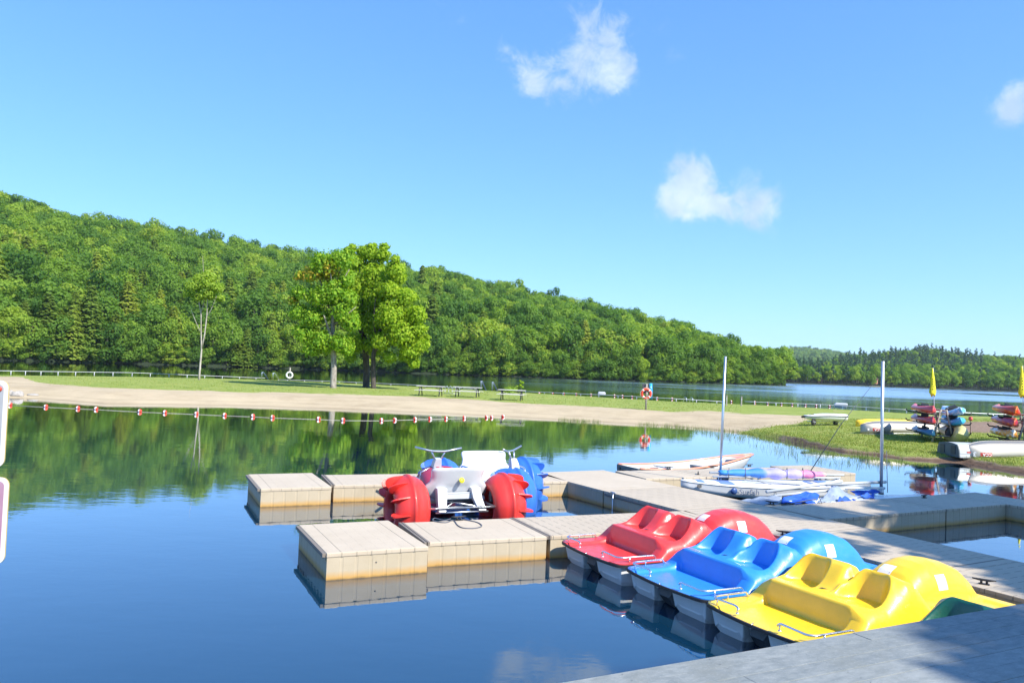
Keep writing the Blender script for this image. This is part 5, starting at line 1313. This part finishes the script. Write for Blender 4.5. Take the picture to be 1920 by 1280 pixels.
tl = ['leftmost of the three weathered picnic tables on the grass, beside open lawn', 'middle picnic table of the three, with a bicycle rack hoop at its left', 'rightmost picnic table of the three, in front of the sapling']
for (px, py, Lp, dg, lb) in ((807, 742, 52, -7, tl[0]), (876, 744, 53, -9, tl[1]), (959, 750, 51, -8, tl[2])):
    b = on_ground(px, py); r = thing('picnic_table', lb, 'picnic table', b, radians(dg), 'picnic tables on the lawn'); picnic_parts(r, Lp * b.y / FPX)
# small hoop rack by the middle table
b = on_ground(850, 739); root = thing('hoop_rack', 'small looped metal rack between the two left picnic tables', 'rack', b, .1)
q = MB()
for k in range(4): q.tube([(-.55 + k * .3 + .14 * cos(a), 0, .35 + .3 * sin(a)) for a in [pi * j / 8 for j in range(9)]] , .018, 5)
q.tube([(-.8, 0, .06), (.6, 0, .06)], .018, 5)
for k in range(5): q.tube([(-.69 + k * .3, 0, 0), (-.69 + k * .3, 0, .36)], .018, 5)
q.build('hoops', ['galv'], root)
def ring_buoy(name, label, c, R, mats, rz, bands=True):
    root = thing(name, label, 'life ring', c, rz, 'life rings on posts')
    q = MB(); N = 32; r = R * .27
    for k in range(N):
        pass
    pts = [(R * cos(2 * pi * k / N), 0, R * sin(2 * pi * k / N)) for k in range(N)]
    q.tube(pts, r, 12, 0, closed=True); q.build('ring', [mats[0]], root)
    for k in range(4):
        a0 = pi / 4 + k * pi / 2; q = MB(); q.tube([(R * cos(a0 + e), 0, R * sin(a0 + e)) for e in (-.13, 0, .13)], r * 1.04, 12); q.build('band', [mats[1]], root)
    q = MB(); q.tube([(R * 1.33 * cos(a) * (1 + .05 * cos(4 * a)), -.02, R * 1.33 * sin(a) * (1 + .05 * cos(4 * a))) for a in [2 * pi * k / 24 for k in range(24)]], .012, 5, closed=True); q.build('grab_line', ['rope_w'], root)
    return root
b = on_ground(1211, 768); Y = b.y; post = thing('life_ring_post', 'dark post on the beach that carries the orange life ring and rope bag', 'post', b)
q = MB(); q.tube([(0, 0, -.1), (0, 0, 1.70)], .06, 8); q.build('post', ['wood'], post)
q = MB(); q.box((-.06, .06, 1.38), (.42, .05, .62)); q.build('back_board', ['dark_board'] if 'dark_board' in M else ['steel_dark'], post, bevel=.01)
ring_buoy('life_ring', 'orange life ring with white bands hung on the dark beach post', b + Vector((-.03, -.10, 1.06)), .29, ('orange_red', 'buoy_w'), 0.1)
q = MB(); q.loft([[(-.09, -.04, .0), (.09, -.04, .0), (.12, .04, .0), (-.06, .04, 0)], [(-.1, -.05, .5), (.1, -.05, .5), (.08, .05, .5), (-.1, .05, .5)], [(-.12, -.04, 1.02), (.06, -.04, 1.02), (.06, .03, 1.02), (-.12, .03, 1.02)]], 0)
o = q.build('towel', ['k_bluem'], fix=True); o.location = b + Vector((.30, .04, .72)); tag(o, 'light blue towel hanging behind the orange life ring', 'towel')
q = MB()
for k in range(5): q.tube([(.03 * sin(k * 2), -.18 - .01 * k, 1.15), (-.05 + .03 * k, -.2, .95 - .04 * k), (.03 * cos(k), -.18, 1.1)], .012, 5)
q.tube([(0, -.18, 1.0), (.02, -.18, .62), (-.03, -.17, .6)], .02, 5); o = q.build('throw_rope', ['rope_w']); o.location = b; tag(o, 'pale throw rope coiled on the orange life ring', 'rope')
b = on_ground(543, 714); post = thing('life_ring_post', 'grey post at the far rail that carries the white life ring', 'post', b)
H_ = (714 - 689) * b.y / FPX; q = MB(); q.tube([(0, 0, -.1), (.0, 0, H_)], .075, 8); q.build('post', ['wood'], post)
ring_buoy('life_ring', 'white life ring hung on the grey post at the far rail', b + Vector((0, -.14, (714 - 703) * b.y / FPX)), .31, ('buoy_w', 'buoy_w'), 0)
def ladder(label, px, py, hpx, wid=.5, style=0):
    b = on_ground(px, py); mp = b.y / FPX; h = hpx * mp; root = thing('swim_ladder', label, 'ladder', b, .2, 'swim ladders along the lake edge')
    for s1 in (-1, 1):
        q = MB()
        if style == 0: q.tube(round_path([(s1 * .04, -.25, 0), (s1 * .04, -.25, h), (s1 * .04 + .12, .05, h), (s1 * .04 + .7, .5, -.1)], .12), .025, 6)
        else: q.tube(round_path([(s1 * wid / 2, -.35, 0), (s1 * wid / 2, -.3, h), (s1 * wid / 2, .25, h), (s1 * wid / 2, .35, -.4)], .2), .025, 6)
        q.build('handrail', ['alu'], root)
    return root
ladder('grey handrail and steps left of the white life ring, the left one of the pair', 491, 711.5, 14)
ladder('grey handrail left of the white life ring, the one nearer the ring', 512, 713, 14)
ladder('grey handrail at the water behind the middle picnic table', 901, 731, 17)
ladder('grey handrail standing between the middle and right picnic tables', 922, 732, 16)
ladder('low silver ladder hoops in the lake edge right of the orange life ring', 1290, 755, 10, .55, 1)
for px, h, lb in ((1362, 19, 'dark sleeve post at the rail opening, the left one by the bare mast'), (1390, 17, 'dark sleeve post at the rail opening, the right one')):
    b = on_ground(px, 761); root = thing('gate_post', lb, 'post', b, 0, 'posts at the rail opening'); mp = b.y / FPX
    q = MB(); q.box((0, 0, h * mp * .5), (.10, .10, h * mp)); q.box((0, 0, h * mp + .02), (.13, .13, .04)); q.build('post', ['wood'], root, bevel=.01)
    q = MB(); q.box((0, -.055, h * mp * .7), (.05, .01, .2)); q.build('plate', ['boom'], root)
def rail_fence(label, tops, posts, c='boom', hpx=6.5, th=.03):
    # tops: (px, py) along the rail; posts: px
    a = on_ground(tops[0][0], tops[0][1] + 8); root = thing('rail_fence', label, 'fence', a, 0, 'low rails along the lake edge')
    def P(px, top=True):
        y = interp(tops, px); g = at(px, interp(FAR, px) - 0.3, .55); Y = g.y
        return (wpt(px, y, Y) - a), (g - a)
    q = MB(); xs = [tops[0][0] + (tops[-1][0] - tops[0][0]) * i / 24 for i in range(25)]; q.tube([P(x)[0] for x in xs], th, 6); q.build('top_rail', [c], root)
    for px in posts:
        t_, g = P(px); q = MB(); q.tube([(t_.x, t_.y, g.z - .2), (t_.x, t_.y, t_.z)], th * 1.15, 6); q.build('post', [c], root)
rail_fence('low white rail at the far left, ending at the handrails by the life ring', [(-60, 694), (0, 695), (250, 698.5), (480, 708), (497, 708.5)], [-15, 20.7, 48, 77, 109, 142, 177, 212, 248, 282, 317, 351, 384, 417, 449, 480])
rail_fence('low white rail running behind the leafy trees and the left picnic table', [(521, 711.5), (620, 714.5), (767, 721), (842, 726), (895, 730)], [522, 539, 571, 604, 636, 668, 701, 733, 765, 797, 829, 862])
rail_fence('low white rail between the right picnic table and the bare masts', [(984, 733.5), (1150, 741), (1260, 747), (1330, 751), (1358, 753)], [986, 1021, 1055, 1089, 1123, 1159, 1194, 1231, 1268, 1306, 1344])
rail_fence('low pale rail between the rail opening and the left kayak rack', [(1396, 752.5), (1455, 755), (1540, 758), (1620, 763), (1700, 768)], [1415, 1455, 1496, 1538, 1580, 1624, 1667, 1700])
rail_fence('rail behind the kayak racks at the right, coloured darker as if shaded', [(1702, 769), (1800, 773), (1935, 779)], [1745, 1805, 1862, 1920], 'galv')  # same low rail; its shade is put in as a darker grey material

# ------------------------------------------------------------------ floats
def buoy_parts(root, R=.13):
    q = MB(); q.sphere((0, 0, 0), R, 14, 0, (1, 1, .92)); q.build('ball', ['buoy_w'], root)
    for s1 in (-1, 1):
        q = MB(); pr = [(R * 1.015 * sin(a), s1 * R * 1.015 * cos(a)) for a in [pi * .02 + (pi * .36) * k / 7 for k in range(8)]]
        q.lathe(pr, 18, 0, Matrix.Rotation(pi / 2, 4, 'Y')); q.build('end_cap', ['buoy_r'], root)
NB = [(19, 758), (86, 761.5), (146, 764.5), (180, 766), (262, 770.5), (309, 772.5), (368, 775), (421, 777.5), (474, 779.5), (511, 781.5), (597, 784.5), (643, 786.5), (715, 787), (740, 786), (778, 785), (806, 784), (836, 783.5), (870, 782.5), (912, 781.5), (922, 781.5), (943, 780)]
proto_b = None; pts_b = []
for i, (px, py) in enumerate(NB):
    g = at(px, py + 1.0, .02); pts_b.append(g)
    if proto_b is None: proto_b = thing('buoy', 'red and white ball float', 'buoy'); buoy_parts(proto_b, .10); o = proto_b
    else: o = copy_tree(proto_b)
    o.location = g + Vector((0, 0, .03)); o.rotation_euler = (rnd.uniform(-.2, .2), rnd.uniform(-.25, .25), math.atan2((pts_b[-1] - pts_b[-2]).y, (pts_b[-1] - pts_b[-2]).x) if i else -.1)
    tag(o, 'red and white striped ball float on the rope across the near lagoon', 'buoy', 'red and white floats strung across the lagoon')
q = MB(); q.tube([p + Vector((0, 0, -.01)) for p in pts_b[:18]], .007, 4); o = q.build('float_line', ['rope_w']); tag(o, 'pale rope joining the red and white floats in the lagoon', 'rope')
FB = [(1011, 741.5), (1036, 742), (1057, 742), (1080, 743), (1108, 744), (1152, 745.5), (1167, 746.5), (1185, 748), (1232, 750.5), (1260, 751.5), (1371, 757), (1415, 758), (1439, 760), (1465, 761), (1485, 762), (1510, 763), (1530, 764.5), (1555, 765.5)]
pf = None
for i, (px, py) in enumerate(FB):
    r = ray(px, py - 3.2); g = at(px, py - 4.0, .05)
    if pf is None: pf = thing('buoy', 'orange float', 'buoy'); buoy_parts(pf, .12); o = pf
    else: o = copy_tree(pf)
    o.location = g + Vector((0, 0, .05)); o.rotation_euler = (0, 0, -.1 + rnd.uniform(-.2, .2)); tag(o, 'orange and white float on the swimming line beyond the white rail', 'buoy', 'orange floats beyond the rail')
g = at(1128, 742.5, .0); q = MB(); q.loft([[(-.42, -.2, .1), (.42, -.2, .1), (.42, .2, .1), (-.42, .2, .1)], [(-.45, -.25, .35), (.45, -.25, .35), (.45, .25, .35), (-.45, .25, .35)], [(-.36, -.18, .52), (.36, -.18, .52), (.36, .18, .52), (-.36, .18, .52)]], 0); o = q.build('float_box', ['boom'], fix=True, bevel=.04); o.location = g; tag(o, 'white oblong float moored beyond the rail left of the orange life ring', 'float')
g = at(1577, 764, .1); q = MB(); q.loft([[(-.6, -.3, 0), (.5, -.3, 0), (.5, .3, 0), (-.6, .3, 0)], [(-.7, -.4, .3), (.6, -.4, .35), (.6, .4, .35), (-.7, .4, .3)], [(-.5, -.3, .5), (.55, -.35, .48), (.55, .35, .48), (-.5, .3, .5)]], 0); o = q.build('small_boat', ['boom'], fix=True, bevel=.05); o.location = g; o.rotation_euler = (0, 0, -.3); tag(o, 'small white boat end showing past the rail above the launching cart', 'small boat')

# ------------------------------------------------------------------ stones, reeds, grass
def stone(px, py, w, h, seed, label):
    b = on_ground(px, py); mp = b.y / FPX; q = MB(); q.sphere((0, 0, 0), 1, 14); rg = random.Random(seed)
    q.v = [((Vector(v) * (1 + .35 * noise.noise(Vector(v) * 1.3 + Vector((seed, 0, 0))))).to_tuple()) for v in q.v]
    o = q.build('rock', ['stone']); o.location = b + Vector((0, 0, h * mp * .25)); o.scale = (w * mp / 2, w * mp / 2.6, h * mp * .6); tag(o, label, 'rock', 'rocks on the left shore')
M['stone'] = mat('grey_stone', (.4, .37, .33), .9); t = NT(M['stone']); t.l(t.ramp(t.noise(4, 6, .7, t.obj()), [(.3, (.2, .18, .16)), (.7, (.5, .47, .42))]), t.b.inputs['Base Color'])
stone(33, 742, 24, 11, 3, 'largest pale rock at the left end of the beach by the sign'); stone(19, 740, 12, 10, 5, 'small dark rock between the sign and the largest rock'); stone(62, 741, 22, 4, 7, 'flat grey rock right of the largest rock on the beach')
def blades(name, pts, label, mt, n_per, h, wdt, spread):
    q = MB(); rg = random.Random(4)
    for p, hh in pts:
        for _ in range(n_per):
            b = p + Vector((rg.gauss(0, spread), rg.gauss(0, spread), 0)); a = rg.uniform(0, 6.28); H = h * hh * rg.uniform(.4, 1.2); l = Vector((rg.gauss(0, .22), rg.gauss(0, .22), 1)) * H; s = Vector((cos(a), sin(a), 0)) * wdt
            q.add([b - s, b + s, b + l * .6 + s * .6, b + l, b + l * .6 - s * .6], [(0, 1, 2, 3, 4)])
    o = q.build(name, [mt]); tag(o, label, kind='stuff'); return o
M['reed'] = leaf_mat('reed_green', [(0, (.10, .17, .03)), (1, (.3, .36, .08))], .3, 0, island=1); M['turf'] = leaf_mat('turf_green', [(0, (.15, .22, .03)), (.6, (.26, .31, .045)), (1, (.48, .43, .16))], .3, 0, island=1)
rp = []
for _ in range(900):
    px = rnd.uniform(1050, 1700); y0 = interp(NEAR, px); ext = 5 + 24 * sst(1250, 1480, px) * (1 - .4 * sst(1560, 1700, px)); py = y0 + 1 + ext * rnd.random() ** 1.4
    if noise.noise(Vector((px * .02, py * .08, 0))) > -.22: rp.append((at(px, py, -.02), 1))
blades('reeds', rp, 'thin scattered green reeds standing in the shallow water by the beach', 'reed', 3, .24, .006, .12)
gp = []
for p, (px, py) in grass_pts:
    if px > 1380 and py > 785 and px < 1990:
        for _ in range(3): gp.append((p + Vector((rnd.gauss(0, .25), rnd.gauss(0, .25), -.01)), 1))
rnd.shuffle(gp); gp = gp[:5200]
blades('grass', gp, 'short uneven grass on the bank by the canoes', 'turf', 7, .075, .010, .16)
gp = [(p, 1) for p, (px, py) in grass_pts if px <= 1380]; rnd.shuffle(gp)
blades('grass', gp[:3000], 'mown grass on the spit round the picnic tables', 'turf', 4, .08, .016, .3)

# ------------------------------------------------------------------ far shore details
def cottage(px, py, D, w, h, label):
    d = gdir(px); b = Vector((d.x * D, D, 0)); b.z = CZ - (py - hor(px)) * D / FPX; root = thing('cottage', label, 'cottage', b, .3, 'cottages among the far trees')
    q = MB(); q.box((0, 0, h * .3), (w, w * .7, h * .6 + 2)); q.build('wall', ['brick_wall'], root)
    q = MB(); q.prism([(-w * .6, -w * .45), (w * .6, -w * .45), (w * .6, w * .45), (-w * .6, w * .45)], h * .6, h * .62); q.loft([[(-w * .6, -w * .45, h * .62), (-w * .6, w * .45, h * .62), (-w * .6, 0, h)], [(w * .6, -w * .45, h * .62), (w * .6, w * .45, h * .62), (w * .6, 0, h)]], 0, True, True, False); q.build('roof', ['roof_red'], root, fix=True)
    q = MB(); q.box((-w * .2, -w * .36, h * .3), (w * .2, .1, h * .3)); q.box((w * .2, -w * .36, h * .3), (w * .2, .1, h * .3)); q.build('window', ['dark'], root)
M['brick_wall'] = mat('terracotta_wall', (.5, .22, .15), .8); M['roof_red'] = mat('brown_roof', (.3, .14, .1), .8)
cottage(1640, 719, 592, 3.5, 4, 'small reddish cottage by the far sandy shore'); cottage(1536, 719, 590, 4, 4, 'low reddish cottage half hidden in the far trees, the left one')
q = MB()
for px0, px1 in ((1630, 1655), (1692, 1710)):
    P = [at(px, interp([(1600, 722.5), (1700, 725.5)], px) + dy, .1) for px, dy in ((px0, .6), (px1, .9), (px1 - 3, -.6), (px0 + 3, -.9))]; q.add([tuple(p) for p in P], [(0, 1, 2, 3)])
o = q.build('beach', [mat('far_sand', (.62, .54, .42), .9)]); tag(o, 'pale strips of sand on the far shore', kind='structure')

# ------------------------------------------------------------------ signs at the left edge
def sign_mat(name, a, b):
    m = mat(name, a, .35); t = NT(m); x, y, z_ = t.sep(t.obj()); f = t.math('ADD', t.noise(3, 5, .6, t.obj()), t.math('MULTIPLY', z_, .6)); t.l(t.ramp(f, [(.3, a), (.75, b)]), t.b.inputs['Base Color']); return m
M['sg1'] = sign_mat('grey_sign_face', (.30, .29, .31), (.45, .45, .48)); M['sg2'] = sign_mat('mauve_sign_face', (.33, .13, .22), (.48, .28, .38)); M['sign_white'] = mat('sign_border', (.82, .82, .82), .35); M['plywood'] = mat('sign_edge', (.5, .38, .15), .7)
Ys = 2.75
sp = thing('sign_post', 'post just outside the left edge that carries the two signs', 'post', (-2.35, Ys + .05, 1.2)); q = MB(); q.box((0, 0, .55), (.09, .09, 2.6)); q.build('post', ['wood'], sp)
def rrect(x0, x1, z0, z1, r, y):
    out = []
    for cx, cz, a0 in ((x1 - r, z1 - r, 0), (x0 + r, z1 - r, pi / 2), (x0 + r, z0 + r, pi), (x1 - r, z0 + r, 1.5 * pi)):
        for k in range(7): a = a0 + pi / 2 * k / 6; out.append((cx + r * cos(a), y, cz + r * sin(a)))
    return out
for (pt, pb, face, lb) in ((713.5, 876, 'sg1', 'upper grey sign with a white border at the left edge'), (895, 1057, 'sg2', 'lower mauve sign with a white border at the left edge')):
    A = wpt(15.0, pt, Ys); B = wpt(8.5 if face == 'sg1' else 9.5, pb, Ys); rt = thing('sign', lb, 'sign', ((A.x + B.x) / 2, Ys, B.z), 0, 'signs at the left edge')
    H_ = A.z - B.z; w_ = .56; r = .028
    o1 = rrect(-w_, 0, 0, H_, r, 0); o2 = rrect(-w_, 0, 0, H_, r, .006); q = MB(); n = len(o1); q.add(o1 + o2, [tuple(range(n)), tuple(range(2 * n - 1, n - 1, -1))]); q.add(o1 + o2, [(k, n + k, n + (k + 1) % n, (k + 1) % n) for k in range(n)], 1)
    q.build('panel', ['sign_white', 'plywood'], rt)
    f1 = rrect(-w_ + .016, -.014, .016, H_ - .014, r * .6, -.0025); q = MB(); q.add(f1, [tuple(range(len(f1)))]); q.build('face', [face], rt)
    if face == 'sg1': q = MB(); q.lathe([(.001, 0), (.009, 0), (.007, .006), (.001, .006)], 10, 0, Matrix.Translation((-.028, -.004, H_ - .03)) @ Matrix.Rotation(pi / 2, 4, 'X')); q.build('bolt', ['buoy_r'], rt)

# ------------------------------------------------------------------ foreground boardwalk
def plank_mat():
    m = mat('weathered_boardwalk', (.25, .28, .3), .75); t = NT(m); o = t.obj(); x, y, _ = t.sep(o)
    mp = t.n('ShaderNodeMapping'); mp.inputs['Scale'].default_value = (2.6, 6, 1); t.l(o, mp.inputs[0])
    row = t.math('FLOOR', t.math('MULTIPLY', y, 1 / .146)); wn_ = t.n('ShaderNodeTexWhiteNoise', noise_dimensions='1D'); t.l(row, wn_.inputs['W'])
    f = t.math('ADD', t.math('MULTIPLY', t.noise(3, 7, .7, mp.outputs[0]), .75), t.math('MULTIPLY', wn_.outputs['Value'], .22))
    col = t.ramp(f, [(.28, (.16, .18, .18)), (.5, (.25, .265, .255)), (.75, (.33, .345, .33))])
    col = t.mix(t.mapr(t.noise(1.6, 7, .75, o), .50, .68, 0, .6), col, (.17, .18, .16)); col = t.mix(t.mapr(t.noise(60, 3, .8, o), .55, .7, 0, .35), col, (.40, .42, .41))
    col = t.mix(t.mapr(t.noise(26, 5, .8, o), .66, .74, 0, .6), col, (.1, .1, .09))
    t.l(col, t.b.inputs['Base Color']); t.bump(t.noise(5, 7, .75, mp.outputs[0]), .2, .004); return m
M['boardwalk'] = plank_mat()
e0 = at(1040, 1280, 1.2); e1 = at(1920, 1130, 1.2); ang = math.atan2(e1.y - e0.y, e1.x - e0.x)
bw = thing('boardwalk', 'weathered grey wooden boardwalk in the right foreground with dappled shade', 'boardwalk', (e0.x, e0.y, 1.2), ang)
x0 = -5; 
for k in range(16):
    q = MB(); xs = x0; rgp = random.Random(k)
    while xs < 12:
        Lb = rgp.choice((2.4, 3.6, 3.6)); xe = min(12, xs + Lb); q.box(((xs + xe) / 2, -.146 * k - .073, -.02 + rgp.uniform(-.0015, .0015)), (xe - xs - .002, .1435, .04)); xs = xe
    q.build('plank', ['boardwalk'], bw, bevel=.004)
q = MB()
for k in range(16):
    for xx in [x0 + .6 * j for j in range(29)]:
        for dy in (-.03, -.115): q.lathe([(.004, .0012), (.0001, .0014)], 6, 0, Matrix.Translation((xx, -.146 * k + dy, 0)))
q.build('nail_heads', ['bolt'], bw)
q = MB(); q.box((3.5, .0 - .02, -.15), (17, .04, .20)); q.box((3.5, -2.3, -.15), (17, .04, .2)); q.build('fascia', ['boardwalk'], bw)
for xx in (-4, -1.5, 1, 3.5, 6, 8.5):
    q = MB(); q.tube([(xx, -.12, -.05), (xx, -.12, -1.6)], .08, 8); q.build('pile', ['wood'], bw)

# shade trees to the right, outside the picture
shade_tree(19.3, 5.0, 15, 4.3, 1, 9000); shade_tree(21.5, 9.0, 16, 4.3, 2, 9000); shade_tree(14.0, -3.7, 16, 2.5, 3, 4300); shade_tree(16.2, 3.7, 14, 2.4, 6, 3600); shade_tree(31, 27, 10, 5.0, 4, 6000)
# ------------------------------------------------------------------ air
hz = bpy.data.materials.new('haze'); hz.use_nodes = True; nt = hz.node_tree; nt.nodes.clear()
out = nt.nodes.new('ShaderNodeOutputMaterial'); pv = nt.nodes.new('ShaderNodeVolumePrincipled'); pv.inputs['Color'].default_value = (.78, .9, 1, 1); pv.inputs['Density'].default_value = .00008; pv.inputs['Anisotropy'].default_value = .1
nt.links.new(pv.outputs[0], out.inputs['Volume'])
q = MB(); q.box((0, 1900, 123), (5200, 4300, 254)); o = q.build('haze', [hz]); tag(o, 'thin summer haze over the lake and hills', kind='stuff')
